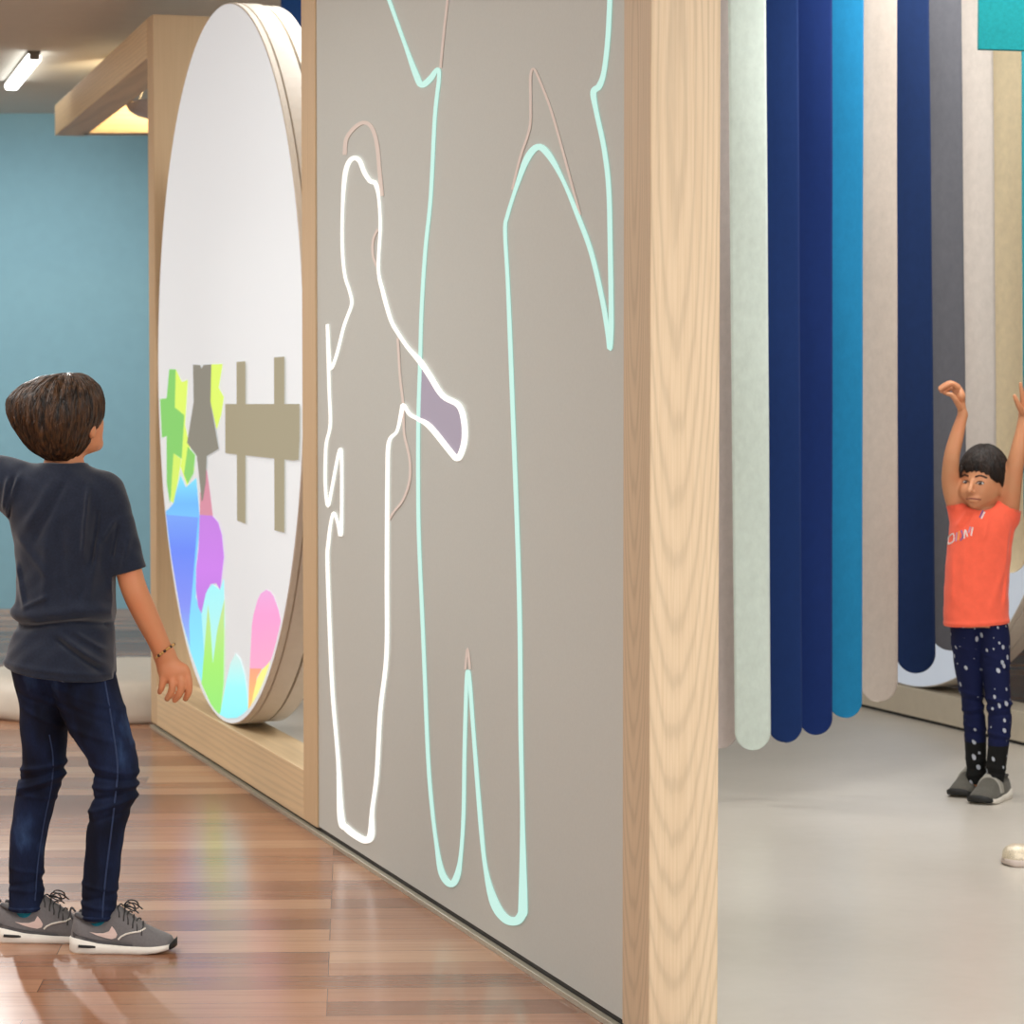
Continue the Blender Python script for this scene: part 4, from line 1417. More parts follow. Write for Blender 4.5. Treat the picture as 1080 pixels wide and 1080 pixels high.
obj('side_seam', bm, M['denim_line'], jeans, label='faded side seam')
for (cx_, cy_, dy_, rw, tilt) in ((27.5, 957, 0.09, 18.6, 1.0), (103.5, 967, -0.03, 17.2, 1.5)):
    bm = bmesh.new()
    P = [B(cx_ + rw * math.cos(a), cy_ + tilt * math.sin(a), dy_) + Vector((0, 0.043 * math.sin(a), 0)) for a in np.linspace(0, 2 * math.pi, 33)[:-1]]
    add_tube(bm, P, 0.0042, 8, closed=True)
    obj('hem', bm, M['denim'], jeans, smooth=True)

# --- hair: a mop of overlapping locks
v = Vol((B(0, 430).x, YB - 0.16, B(0, 497).z), (B(118, 430).x, YB + 0.18, B(0, 386).z), 0.0022)
HR = [(394, 66, 86, .03), (397, 50, 92, .05), (402, 36, 97, .07), (410, 22, 104, .088), (420, 12.5, 106.5, .1), (430, 10.5, 106.5, .105), (440, 13, 105, .105), (448, 17, 101, .1), (456, 22, 97, .096), (464, 27, 94, .09), (471, 32, 90, .08), (477, 39, 86, .072), (482, 46, 81, .062), (485, 53, 76, .05)]
v.loft(rowsB(HR, 0.015), 0.0)
hc = B(60, 434, 0.015)
tabz = np.array(catmull(sorted(rowsB(HR, 0.015)), 4))
def hair_pt(a, z):
    q = [np.interp(z, tabz[:, 0], tabz[:, j]) for j in range(1, 5)]
    return Vector((q[0] + q[2] * math.cos(a), q[1] + q[3] * math.sin(a), z))
zt_, zb2 = B(0, 393).z, B(0, 487).z
crown = B(70, 397, 0.0)
for i in range(230):
    a = random.uniform(0, 2 * math.pi)
    zend = zb2 + (zt_ - zb2) * random.choice([0.0, 0.03, 0.06, 0.1, 0.16, 0.25, 0.35, 0.5])
    zst = zt_ - (zt_ - zb2) * random.uniform(0.03, 0.3)
    if zend > zst - 0.03:
        continue
    tw = random.uniform(-0.25, 0.25)
    P, R_ = [], []
    nn = 7
    for k in range(nn + 1):
        t_ = k / nn
        z_ = zst + (zend - zst) * t_
        p = hair_pt(a + tw * t_ + 0.05 * math.sin(5 * t_ + i), max(z_, tabz[0, 0] + 0.001))
        cen = Vector((hc.x, hc.y, z_))
        p = cen + (p - cen) * (1.0 + random.uniform(-0.01, 0.012)) + Vector((0, 0, 0))
        P.append(p); R_.append((0.0055 * math.sin(math.pi * (0.12 + 0.82 * t_)) + 0.0012) * random.uniform(0.9, 1.1))
    for k in range(nn):
        v.cone(P[k], P[k + 1], R_[k], R_[k + 1], 0.0022)
for i in range(60):
    a = random.uniform(0, 2 * math.pi)
    z0_ = zt_ - 0.002
    P = []
    for k in range(6):
        t_ = k / 5
        z_ = zt_ - 0.004 - (zt_ - zb2) * 0.22 * t_ ** 1.6
        p = hair_pt(a + 0.2 * t_, z_)
        P.append(crown + (p - crown) * (t_ ** 0.8) if t_ < 1 else p)
    for k in range(5):
        v.cone(P[k], P[k + 1], 0.005 - 0.0006 * k, 0.005 - 0.0006 * (k + 1), 0.0022)
# open the face side (front right, away from the camera)
fx = Vector((math.sin(math.radians(32)), math.cos(math.radians(32)), 0))
v.cone(B(108, 466, 0.075), B(120, 463, 0.16), 0.058, 0.1, 0.006, 'sub')
v.cone(B(106, 452, 0.06), B(118, 450, 0.09), 0.03, 0.05, 0.006, 'sub')
v.ell(B(101, 462, -0.005), (r_(6.0), 0.03, r_(12)), 0.003, 'sub')
# nape: trim under the hairline
PQ = v.mesh(1)
def strands_on(PQ, roots, fall, step, nstep, r, keep):
    """fine strands that creep over a hair mass from its crown downwards"""
    bv = bvh_of(PQ)
    bm = bmesh.new()
    for (p, d) in roots:
        pts = []
        q = Vector(p); dr = Vector(d)
        for k in range(nstep):
            near = bv.find_nearest(q)
            if near[0] is None:
                break
            pts.append(near[0] + near[1] * r * 0.7)
            nrm = near[1]
            dr = (dr * 0.9 + Vector((0, 0, -fall)) )
            dr = dr - nrm * dr.dot(nrm)
            if dr.length < 1e-5:
                break
            dr.normalize()
            q = near[0] + dr * step
            if not keep(q):
                break
        if len(pts) > 2:
            n_ = len(pts)
            add_tube(bm, pts, [r * (1 - 0.75 * (i / (n_ - 1))) for i in range(n_)], 4)
    me = bpy.data.meshes.new('tmp'); bm.to_mesh(me); bm.free()
    nv = len(PQ[0])
    V = np.concatenate([PQ[0], np.array([tuple(q.co) for q in me.vertices])])
    Fc = [tuple(int(i) for i in q) for q in PQ[1]] + [tuple(i + nv for i in p.vertices) for p in me.polygons]
    bpy.data.meshes.remove(me)
    return V, Fc
rt = []
for i in range(1500):
    a = random.uniform(0, 2 * math.pi)
    rr_ = random.random() ** 0.6
    z_ = zt_ - 0.003 - (zt_ - zb2) * 0.55 * rr_ ** 2
    p = hair_pt(a, z_)
    rt.append((crown + (p - crown) * max(0.1, rr_ ** 0.5), ((p - crown).normalized() + Vector((random.gauss(0, .25), random.gauss(0, .25), 0)))))
PQ = strands_on(PQ, rt, 0.32, 0.011, 14, 0.0013, lambda q: q.z > zb2 - 0.004)
obj('hair', PQ, M['hair_boy'], boy, smooth=True, label='thick brown bowl-length hair')

# --- bracelet
bm1 = bmesh.new(); bm2 = bmesh.new()
ad = (B(176, 700, 0.02) - B(164, 668, 0.01)).normalized()
cw = B(174, 686.5, 0.018)
e1_ = (B(184.2, 679, 0.018) - cw); e1_ = e1_.normalized() * r_(11.9)
e2_ = Vector((0, -1, 0)); e2_ = (e2_ - e1_.normalized() * e2_.dot(e1_.normalized())).normalized() * r_(12.2)
for k in range(26):
    a = 2 * math.pi * k / 26
    p = cw + e1_ * math.cos(a) + e2_ * math.sin(a)
    add_ball(bm1 if k % 3 else bm2, p, 0.0036, 8, 6)
br_ = obj('bracelet', bm1, M['bead_gold'], boy, smooth=True, label='beaded gold and dark brown bracelet')
obj('dark_beads', bm2, M['bead_dark'], br_, smooth=True)

# --- socks and shoes
for (x_, y0_, y1_, dy_) in ((28, 950, 985, 0.09), (105, 964, 998, -0.03)):
    bm = bmesh.new()
    add_tube(bm, [B(x_, y0_, dy_), B(x_ + 1, (y0_ + y1_) / 2, dy_), B(x_ + 3, y1_, dy_)], [r_(14.5), r_(12), r_(9)], 20)
    obj('sock', bm, M['sock'], boy, smooth=True)
SM = {'upper': M['shoe_grey'], 'sole': M['sole_white']}
def runner(hx, hy, tx, Yc):
    heel = Vector(((hx - 540) / F * Yc, Yc, 0)); toe = Vector(((tx - 540) / F * Yc, Yc - 0.012, 0))
    up, Wd, surf, yw, toph = shoe_parts(boy, heel, toe, (toe - heel).length, SM, 'runner', 1.0, side=-1, wid=0.046)
    L = (toe - heel).length
    def pol(pts, mat, name, label=None, o=0.0016):
        pts = [pts[i] if True else None for i in range(len(pts))]
        dn = []
        n = len(pts)
        for i in range(n):
            a = pts[i]; c = pts[(i + 1) % n]
            for k in range(4):
                dn.append((a[0] + (c[0] - a[0]) * k / 4, a[1] + (c[1] - a[1]) * k / 4))
        tri = tessellate_polygon([[Vector((p[0] * L, p[1], 0)) for p in dn]])
        return obj(name, ([surf(p[0], p[1], o) for p in dn], tri), mat, up, label=label)
    # swoosh-shaped mark (pixels of the near shoe, turned into shoe coordinates)
    K = lambda cx_, cy_: ((cx_ - 412) / 625.0, (458 - cy_) / 5.68 / SB)
    pol([K(x, y) for x, y in ((535, 328), (575, 334), (620, 334), (655, 322), (672, 292), (690, 312), (706, 340), (698, 360), (672, 368), (632, 361), (585, 348))], M['logo_pink'], 'logo', 'pale pink curved tick mark')
    pol([K(x, y) for x, y in ((428, 330), (470, 352), (540, 366), (640, 384), (720, 392), (800, 398), (800, 408), (700, 406), (560, 392), (432, 366))], M['shoe_dark'], 'side_overlay')
    bm = bmesh.new()
    add_tube(bm, [surf(*K(x, y), 0.001) for x, y in ((712, 370), (730, 352), (760, 337), (800, 328), (845, 322), (868, 310))], 0.0022, 8)
    obj('piping', bm, M['sole_white'], up, label='thin white curved piping')
    bm = bmesh.new()
    A = [Wd(*q) for q in ((0.095, -0.0455, 0.0185), (0.26, -0.044, 0.0165))]
    add_tube(bm, [A[0], A[0].lerp(A[1], 0.5) + Vector((0, -0.001, 0)), A[1]], 0.0035, 8)
    obj('air_window', bm, M['black'], up, label='dark slot in the heel of the sole')
    bm = bmesh.new()
    for i in range(6):
        x = 0.47 + 0.045 * i
        z = interp(toph, x)
        w = 0.016
        P = []
        for k in range(7):
            q = -1 + k / 3.0
            zz = z - 0.006 * q * q - 0.002
            P.append(Wd(x + 0.02 * (q * (1 if i % 2 else -1)) * 0.6, w * q * -1, zz + 0.005))
        add_tube(bm, P, 0.0017, 6)
        add_tube(bm, [P[-1], surf(x + 0.008, z - 0.013, 0.001), surf(x + 0.012, z - 0.022, 0.001)], 0.0015, 6)
    z = interp(toph, 0.5) + 0.004
    for sgn in (-1, 1):
        add_tube(bm, [Wd(*q) for q in catmull([(0.5, 0, z), (0.55, sgn * 0.012, z + 0.012), (0.62, sgn * 0.02, z + 0.006), (0.63, sgn * 0.018, z - 0.008), (0.56, sgn * 0.01, z - 0.004), (0.5, 0, z)], 4)], 0.0017, 6)
        add_tube(bm, [Wd(*q) for q in catmull([(0.5, 0, z), (0.58, sgn * 0.02, z + 0.004), (0.67, sgn * 0.026, z - 0.012)], 4)], 0.0017, 6)
    obj('laces', bm, M['lace'], up, smooth=True)
    bm = bmesh.new()
    add_tube(bm, [Wd(*q) for q in catmull([(0.005, 0, 0.07), (-0.02, 0, 0.085), (-0.01, 0, 0.1), (0.03, 0, 0.09)], 4)], 0.0025, 6)
    obj('heel_tab', bm, M['shoe_dark'], up)
    bm = bmesh.new()
    add_tube(bm, [Wd(*q) for q in catmull([(0.05, -0.022, 0.088), (0.14, -0.03, 0.08), (0.24, -0.031, 0.074), (0.33, -0.028, 0.084), (0.4, -0.02, 0.1)], 4)], 0.005, 8)
    add_tube(bm, [Wd(*q) for q in catmull([(0.05, 0.022, 0.088), (0.14, 0.03, 0.08), (0.24, 0.031, 0.074), (0.33, 0.028, 0.084), (0.4, 0.02, 0.1)], 4)], 0.005, 8)
    obj('collar_padding', bm, M['shoe_dark'], up, smooth=True)
    return up
runner(-6, 0, 104, 6.70)
runner(73, 0, 182, 6.575)

# ================================================================== THE GIRL
YG = 9.02
SG = F / YG
def G(px, py, dy=0.0):
    return at(px, py, YG + dy)
g_ = lambda px: px / SG
def rowsG(tab, dyf=0.0):
    out = []
    for r in tab:
        y, xl, xr, ry = r[:4]
        dy = dyf(y) if callable(dyf) else dyf
        a = G(xl, y, dy); c = G(xr, y, dy)
        out.append((a.z, (a.x + c.x) / 2, a.y, (c.x - a.x) / 2, ry))
    return out
def puG(x, z):
    return 540 + x * SG, 404 + (H - z) * SG
base = ground(1030, 848); base.z = 0
girl = thing('person', 'small girl in a coral T-shirt and printed leggings with both arms raised', 'person', base)
M['skin_girl'] = mat_skin('warm_brown_skin', (202, 142, 104))
M['coral'] = mat_cloth('coral_jersey', (250, 104, 78), 0.04, 1400, 60, 0.1, 0.9, 0.15)
M['hair_girl'] = mat_hair('dark_brown_hair', (13, 8, 6), (50, 32, 22))
M['eye_white'] = mat_plain('eye_white', (226, 220, 214), 0.25)
M['iris'] = mat_plain('dark_brown_iris', (30, 17, 12), 0.2)
M['lip'] = mat_plain('dusky_lip', (140, 74, 62), 0.5)
M['brow'] = mat_plain('dark_brow', (44, 28, 20), 0.8)
M['girl_shoe'] = mat_cloth('olive_grey_knit', (94, 91, 84), 0.16, 700, 160, 0.3)
M['girl_strap'] = mat_plain('light_grey_strap', (160, 156, 147), 0.7)
LG = [(640, 1005, 1038, .07), (655, 1003, 1037, .074), (672, 1003, 1036, .072), (690, 1005, 1036, .064), (705, 1007, 1036, .06), (720, 1010, 1037, .056), (740, 1014, 1037, .05), (757, 1016, 1039, .048), (775, 1017, 1040, .047), (790, 1018, 1040, .044), (805, 1019, 1040, .041), (826, 1020, 1040, .038)]
RG = [(640, 1028, 1060, .07), (655, 1029, 1062, .074), (672, 1030, 1065, .072), (690, 1032, 1065, .064), (705, 1034, 1065, .06), (720, 1037, 1065, .056), (740, 1040, 1066, .052), (757, 1042, 1067, .05), (770, 1042, 1066, .048), (785, 1042, 1064, .045), (800, 1041, 1062, .042), (815, 1040, 1060, .038), (828, 1039, 1058, .036)]
dlg = lambda y: 0.015 + 0.02 * max(0, min(1, (y - 660) / 120))
drg = lambda y: 0.0 - 0.06 * max(0, min(1, (y - 660) / 120))

FR = Matrix.Rotation(math.radians(-24), 3, 'Z')
v = Vol((G(985, 500).x, YG - 0.26, 0.02), (G(1105, 500).x, YG + 0.2, G(0, 392).z), 0.003)
v.loft(rowsG([(532, 1018, 1056, .045), (540, 1011, 1063, .06), (555, 1007, 1064, .066), (580, 1006, 1061, .066), (610, 1004, 1058, .068), (640, 1004, 1059, .074), (660, 1005, 1060, .072)], 0.0), 0.0)
v.loft(rowsG([(y, a + 4, b_ - 4, r * 0.85) for y, a, b_, r in LG], dlg), 0.015)
v.loft(rowsG([(y, a + 4, b_ - 4, r * 0.85) for y, a, b_, r in RG], drg), 0.015)
v.cone(G(1030, 820, 0.03), G(1029, 838, 0.025), g_(8), g_(5), 0.01)
v.cone(G(1029, 840, 0.02), G(1012, 845, -0.06), g_(4), g_(3.4), 0.005)
v.cone(G(1050, 822, -0.06), G(1050, 842, -0.065), g_(8), g_(5), 0.01)
v.cone(G(1050, 844, -0.07), G(1036, 848.5, -0.13), g_(4), g_(3.4), 0.005)
# neck and head, turned to the left and a little down
v.cone(G(1040, 545, 0.0), G(1040, 520, -0.005), g_(13), g_(12.5), 0.015)
v.ell(G(1038, 500, -0.01), (0.070, 0.083, 0.083), 0.0, rot=FR)
v.ell(G(1032.5, 514, -0.040), (0.054, 0.058, 0.064), 0.02, rot=FR)
v.cone(G(1029, 524, -0.058), G(1028.2, 529, -0.066), g_(9.5), g_(6.8), 0.02)
v.ell(G(1043, 518.5, -0.043), (0.031, 0.032, 0.033), 0.018)      # cheek
v.ell(G(1020, 518, -0.062), (0.024, 0.024, 0.026), 0.014)
fd = Vector((-math.sin(math.radians(28)), -math.cos(math.radians(28)), -0.12)).normalized()
fs = Vector((fd.y, -fd.x, 0)).normalized()
# nose
v.cone(G(1025.0, 507.5, -0.088), G(1023.0, 517.5, -0.106), 0.0055, 0.0085, 0.009)
v.ell(G(1026.2, 519, -0.098), (0.0065, 0.0065, 0.005), 0.004)
v.ell(G(1020.8, 518.6, -0.1), (0.006, 0.0065, 0.005), 0.004)
# eye sockets, brow ridge, lips
v.ell(G(1018.6, 508.5, -0.112), (0.0125, 0.016, 0.0085), 0.008, 'sub')
v.ell(G(1033.4, 509.6, -0.118), (0.0155, 0.016, 0.0085), 0.008, 'sub')
v.cone(G(1021, 524.6, -0.094), G(1032.5, 525.2, -0.092), 0.0038, 0.0038, 0.008)
v.cone(G(1022.5, 528.2, -0.093), G(1031, 528.6, -0.091), 0.0038, 0.0038, 0.008)
v.cone(G(1018.5, 526.4, -0.112), G(1035, 527.2, -0.108), 0.0035, 0.0035, 0.003, 'sub')
v.ell(G(1057, 514, -0.012), (0.009, 0.014, 0.021), 0.004)
# raised arms and hands
v.chain([G(1012, 540, 0.0), G(1003, 512, -0.02), G(1003.5, 484, -0.05), G(1009, 460, -0.05), G(1015.5, 437, -0.045)], [g_(11), g_(9.6), g_(8.4), g_(7.4), g_(5.2)], 0.02)
v.cone(G(1015.5, 437, -0.045), G(1011.5, 416, -0.05), g_(5.4), g_(6.4), 0.008, flat=((0.85, 0, 0.2), 1.3))
v.cone(G(1012.5, 418, -0.06), G(1009.5, 411, -0.035), g_(5.8), g_(5.4), 0.008)
for (P, r0) in (([(1010.5, 409.5, -.075), (1004, 405, -.085), (997, 407.5, -.088), (991, 411.5, -.088)], 2.6),
                ([(1010.5, 407.5, -.055), (1003, 403.8, -.065), (996, 406, -.066), (990.5, 410, -.066)], 2.7),
                ([(1010, 408.5, -.035), (1004, 405.5, -.045), (998, 409, -.045), (993, 413.2, -.046)], 2.6),
                ([(1009.5, 411.5, -.018), (1004, 409.5, -.025), (999, 412, -.026), (996, 415, -.026)], 2.3)):
    v.chain([G(*p) for p in P], [g_(r0), g_(r0 * .93), g_(r0 * .86), g_(r0 * .72)], 0.003)
v.chain([G(1012.5, 430, -.075), G(1008, 422, -.095), G(1003.5, 416.5, -.1), G(999, 415.5, -.1)], [g_(3.2), g_(2.8), g_(2.5), g_(2)], 0.005)
v.chain([G(1062, 545, 0.0), G(1065, 528, -0.02), G(1069, 500, -0.045), G(1073.5, 478, -0.055), G(1078.5, 455, -0.05), G(1080.5, 436, -0.045)], [g_(12), g_(11), g_(9.6), g_(8.6), g_(7.4), g_(5.6)], 0.02)
v.cone(G(1080.5, 436, -0.045), G(1083, 421, -0.05), g_(5.6), g_(7), 0.008, flat=((0, 1, 0), 1.4))
for (P, r0) in (([(1078.5, 421, -.055), (1077.4, 412, -.06), (1076.3, 404.5, -.062)], 2.5),
                ([(1082, 417, -.05), (1082.4, 406, -.052), (1082, 397, -.052)], 2.7),
                ([(1085.5, 417, -.045), (1087, 407, -.046), (1087.5, 399, -.046)], 2.6),
                ([(1088.5, 420, -.04), (1091, 411, -.04), (1092, 405, -.04)], 2.3)):
    v.chain([G(*p) for p in P], [g_(r0), g_(r0 * .9), g_(r0 * .72)], 0.003)
v.chain([G(1078.5, 435, -.065), G(1074.5, 428, -.08), G(1071.8, 422, -.085), G(1070, 417.5, -.085)], [g_(3.4), g_(2.9), g_(2.5), g_(1.9)], 0.005)
PQ = v.mesh(1)
BV_G = bvh_of(PQ)
gbody = obj('body', PQ, M['skin_girl'], girl, smooth=True)

# eyes, brows, mouth line
for (ex, ey, ew, ix) in ((1018.8, 508.6, 3.2, 0.2), (1033.6, 509.8, 4.2, 0.2)):
    c = hit(BV_G, ex, ey, -0.0035)
    bm = bmesh.new(); add_ball(bm, c, 0.0072, 14, 10, (ew * 0.42, 0.9, 0.56), Matrix.Rotation(math.radians(-20), 3, 'Z'))
    eye = obj('eye', bm, M['eye_white'], gbody, smooth=True)
    ci = hit(bvh_of(([tuple(p.co + wloc(eye)) for p in eye.data.vertices], [tuple(p.vertices) for p in eye.data.polygons])), ex + ix, ey + 0.1, 0.0)
    if ci is not None:
        bm = bmesh.new(); add_ball(bm, ci, 0.0060, 12, 8, (1, 0.3, 0.72))
        obj('iris', bm, M['iris'], gbody, smooth=True)
    bm = bmesh.new()
    drape_tube(bm, BV_G, [(ex - ew - .3, ey + .1), (ex - ew * .4, ey - 1.9), (ex + ew * .4, ey - 1.9), (ex + ew + .4, ey - .1)], 0.0014, 0.001, 4)
    obj('eyelashes', bm, M['iris'], gbody)
for P in ([(1014.6, 502.6), (1017.5, 500.8), (1021.5, 502.3)], [(1028.6, 503.0), (1034, 501.6), (1041, 504.0)]):
    bm = bmesh.new()
    drape_tube(bm, BV_G, P, 0.0027, 0.0002, 4)
    obj('eyebrow', bm, M['brow'], gbody)
bm = bmesh.new()
drape_tube(bm, BV_G, [(1019.2, 526.2), (1023, 525.7), (1028, 526.0), (1034.5, 527.0)], 0.0024, -0.0002, 4)
obj('lips', bm, M['lip'], gbody)

# hair
v = Vol((G(1005, 500).x, YG - 0.17, G(0, 538).z), (G(1070, 500).x, YG + 0.16, G(0, 464).z), 0.002)
v.ell(G(1038, 499.5, -0.006), (0.0765, 0.091, 0.0895), 0.0, rot=FR)
hcg = G(1040, 492, 0.0)
cr = G(1043, 470.5, 0.02)
# cut the face open below the fringe
s, x, y, z = v.region(v.lo - 1, v.lo + v.n * v.h + 1)
u_, w_ = puG(x, z)
uu = 540 + x * F / y * 1.0
prof_x = [1005, 1013, 1014.5, 1016, 1017, 1019, 1021, 1023, 1025, 1028, 1030, 1033, 1035, 1038, 1040, 1043, 1045, 1048, 1051, 1054, 1056.5, 1058, 1075]
prof_y = [503, 502, 500, 495, 494, 498.5, 498, 496, 497.5, 495.5, 497, 495.5, 498, 497, 500, 499.5, 503.5, 505.5, 508.5, 508, 511, 540, 545]
lim = np.interp((uu + 0 * z).ravel(), prof_x, prof_y).reshape((uu + 0 * z).shape)
front = (y - (YG + 0.012))           # negative on the camera side
below = (lim - w_) / SG * 1.0        # negative when below the fringe line
cut = np.maximum(below, front)
v.v = np.maximum(v.v, -cut).astype(np.float32)
for i in range(120):
    t0 = random.random()
    a = random.uniform(math.radians(-205), math.radians(25))
    dirv = Vector((math.cos(a), math.sin(a), 0))
    P = []
    R_ = []
    for k in range(8):
        q = k / 7
        th = 0.15 + q * 1.35
        loc = FR @ Vector((0.0775 * math.sin(th) * dirv.x, 0.092 * math.sin(th) * dirv.y, 0.0905 * math.cos(th)))
        P.append(G(1038, 499.5, -0.006) + loc)
        R_.append(0.0036 * (1 - 0.7 * q))
    for k in range(7):
        pxp = 540 + P[k + 1].x * F / P[k + 1].y
        pyp = 404 + (H - P[k + 1].z) * F / P[k + 1].y
        if pyp > np.interp(pxp, prof_x, prof_y) + random.uniform(-1, 2.0) and P[k + 1].y < YG + 0.012:
            break
        v.cone(P[k], P[k + 1], R_[k], R_[k + 1], 0.002)
v.chain([G(1060, 508, 0.02), G(1056.5, 520, 0.03), G(1054.5, 527, 0.03)], [g_(4.5), g_(4.2), g_(1.5)], 0.006)
v.chain([G(1013.8, 492, -0.05), G(1013.3, 499, -0.05), G(1013.2, 504, -0.045)], [g_(1.6), g_(1.3), g_(0.7)], 0.003)
PQ = v.mesh(1)
rt = []
for i in range(900):
    a = random.uniform(0, 2 * math.pi)
    th = 0.1 + 1.2 * random.random()
    loc = FR @ Vector((0.0775 * math.sin(th) * math.cos(a), 0.092 * math.sin(th) * math.sin(a), 0.0905 * math.cos(th)))
    rt.append((G(1038, 499.5, -0.006) + loc, Vector((math.cos(a) + random.gauss(0, .2), math.sin(a) + random.gauss(0, .2), 0))))
def keep_g(q):
    pxp = 540 + q.x * F / q.y
    pyp = 404 + (H - q.z) * F / q.y
    return q.y > YG + 0.02 or pyp < np.interp(pxp, prof_x, prof_y) + random.uniform(-0.5, 2.4)
PQ = strands_on(PQ, rt, 0.3, 0.010, 13, 0.0012, keep_g)
obj('hair', PQ, M['hair_girl'], girl, smooth=True, label='dark brown hair with a short fringe')

# T-shirt
v = Vol((G(988, 500).x, YG - 0.15, G(0, 670).z), (G(1085, 500).x, YG + 0.16, G(0, 520).z), 0.0028)
GS = [(527, 1020, 1054, .045), (531, 1013, 1062, .055), (537, 1007, 1069, .066), (545, 1003.5, 1071, .075), (556, 1001.5, 1070, .081), (570, 1000, 1067.5, .083), (590, 998, 1065.5, .084), (610, 996.8, 1064, .086), (630, 996, 1063.5, .088), (650, 995.6, 1063.8, .091), (668, 995.6, 1064.5, .094)]
v.loft(rowsG(GS, 0.0), 0.0, power=2.2)
v.cone(G(1012, 541, 0.0), G(1007.5, 528, -0.012), g_(11.5), g_(11.3), 0.015)
v.cone(G(1062, 546, 0.0), G(1065, 534, -0.015), g_(13.5), g_(13), 0.015)
def gt_folds(x, y, z):
    u, w = puG(x, z)
    d = 0
    for a, b_, wd, am in (((1018, 536), (1006, 556), 1.6, .005), ((1023, 538), (1010, 562), 1.5, -.005), ((1040, 538), (1034, 570), 1.8, .004), ((1060, 560), (1058, 640), 2.4, .004), ((1062, 585), (1052, 640), 2.2, -.004),
                          ((1003, 580), (1002, 640), 2.5, .003), ((1055, 600), (1040, 645), 3, .003), ((1015, 570), (1012, 620), 3, .003), ((1028, 560), (1030, 620), 4, -.003), ((1066, 552), (1060, 590), 1.6, -.004)):
        d = d + ridge(u, w, a, b_, wd, am)
    d = d + 0.001 * np.sin(x * 80 + z * 30) * np.sin(z * 55)
    d = d + 0.002 * np.exp(-((w - (657.5 - (u - 996) * 0.06)) / 1.4) ** 2)
    return d
v.warp(gt_folds)
h0 = G(996, 660.5, 0); h1 = G(1064, 656.5, 0); hd2 = (h1 - h0).normalized()
v.half(h0, (hd2.z, 0.0, -hd2.x))
v.cone(G(1037, 541, -0.015), G(1034, 522, -0.03), g_(11), g_(20), 0.006, 'sub')
v.cone(G(1010, 535, -0.005), G(1006, 524, -0.014), g_(10.4), g_(11.4), 0.002, 'sub')
v.cone(G(1005.6, 521, -0.016), G(1003, 505, -0.03), g_(14), g_(15), 0.0, 'sub')
v.cone(G(1064, 541, -0.008), G(1066.5, 527, -0.02), g_(12), g_(13), 0.002, 'sub')
v.cone(G(1067, 520, -0.026), G(1069, 505, -0.04), g_(14), g_(15), 0.0, 'sub')
PQ = v.mesh(2)
BV_GT = bvh_of(PQ)
gtee = obj('t_shirt', PQ, M['coral'], girl, smooth=True)
# printed lettering running across the chest
PR = {'w': mat_plain('white_print', (232, 226, 224), 0.6), 'b': mat_plain('blue_print', (84, 96, 160), 0.6), 'y': mat_plain('orange_print', (246, 170, 92), 0.6), 'p': mat_plain('lilac_print', (188, 150, 186), 0.6)}
def stroke(pts, key, w=0.0026):
    bm = bmesh.new()
    drape_tube(bm, BV_GT, pts, w, -0.0006, 3)
    return bm
for key, pts in (('w', [(1000.4, 574), (1000.8, 566.5), (1005.6, 563), (1006, 570.5), (1000.6, 574)]), ('p', [(1008.2, 571), (1009.4, 561.5)]), ('y', [(1010.5, 570), (1011.8, 560)]),
                 ('b', [(1013, 570), (1015.6, 566), (1014, 559.5)]), ('w', [(1017, 568), (1018, 558.6), (1020.5, 566)]), ('w', [(1024.2, 565), (1026, 556)]), ('p', [(1021.4, 562), (1023.5, 555.5)]),
                 ('b', [(1033.2, 546), (1036.8, 538.5)]), ('w', [(1035, 547), (1038.5, 540)])):
    bm = stroke(pts, key)
    if len(bm.faces):
        obj('chest_print', bm, PR[key], gtee)
    else:
        bm.free()

# leggings
v = Vol((G(996, 500).x, YG - 0.16, G(0, 834).z), (G(1072, 500).x, YG + 0.14, G(0, 638).z), 0.0028)
v.loft(rowsG(LG, dlg), 0.0)
v.loft(rowsG(RG, drg), 0.008)
def lg_folds(x, y, z):
    u, w = puG(x, z)
    d = 0
    for w0, am, sl in ((735, .003, .2), (741, -.003, .2), (747, .003, -.2), (753, -.003, -.1), (770, .002, .2), (776, -.002, .1), (806, .002, .2), (813, -.002, 0), (818, .002, -.2), (690, .0015, .3), (700, -.0015, .3)):
        d = d + am * np.exp(-((w - w0 - sl * (u - 1038)) / 2.0) ** 2)
    return d
v.warp(lg_folds)
PQ = v.mesh(1)
M['leg'] = mat_leggings('navy_space_print', (17, 24, 62), G(0, 783).z, (22, 22, 22))
obj('leggings', PQ, M['leg'], girl, smooth=True, label='navy leggings with pale space print, black below the calves')

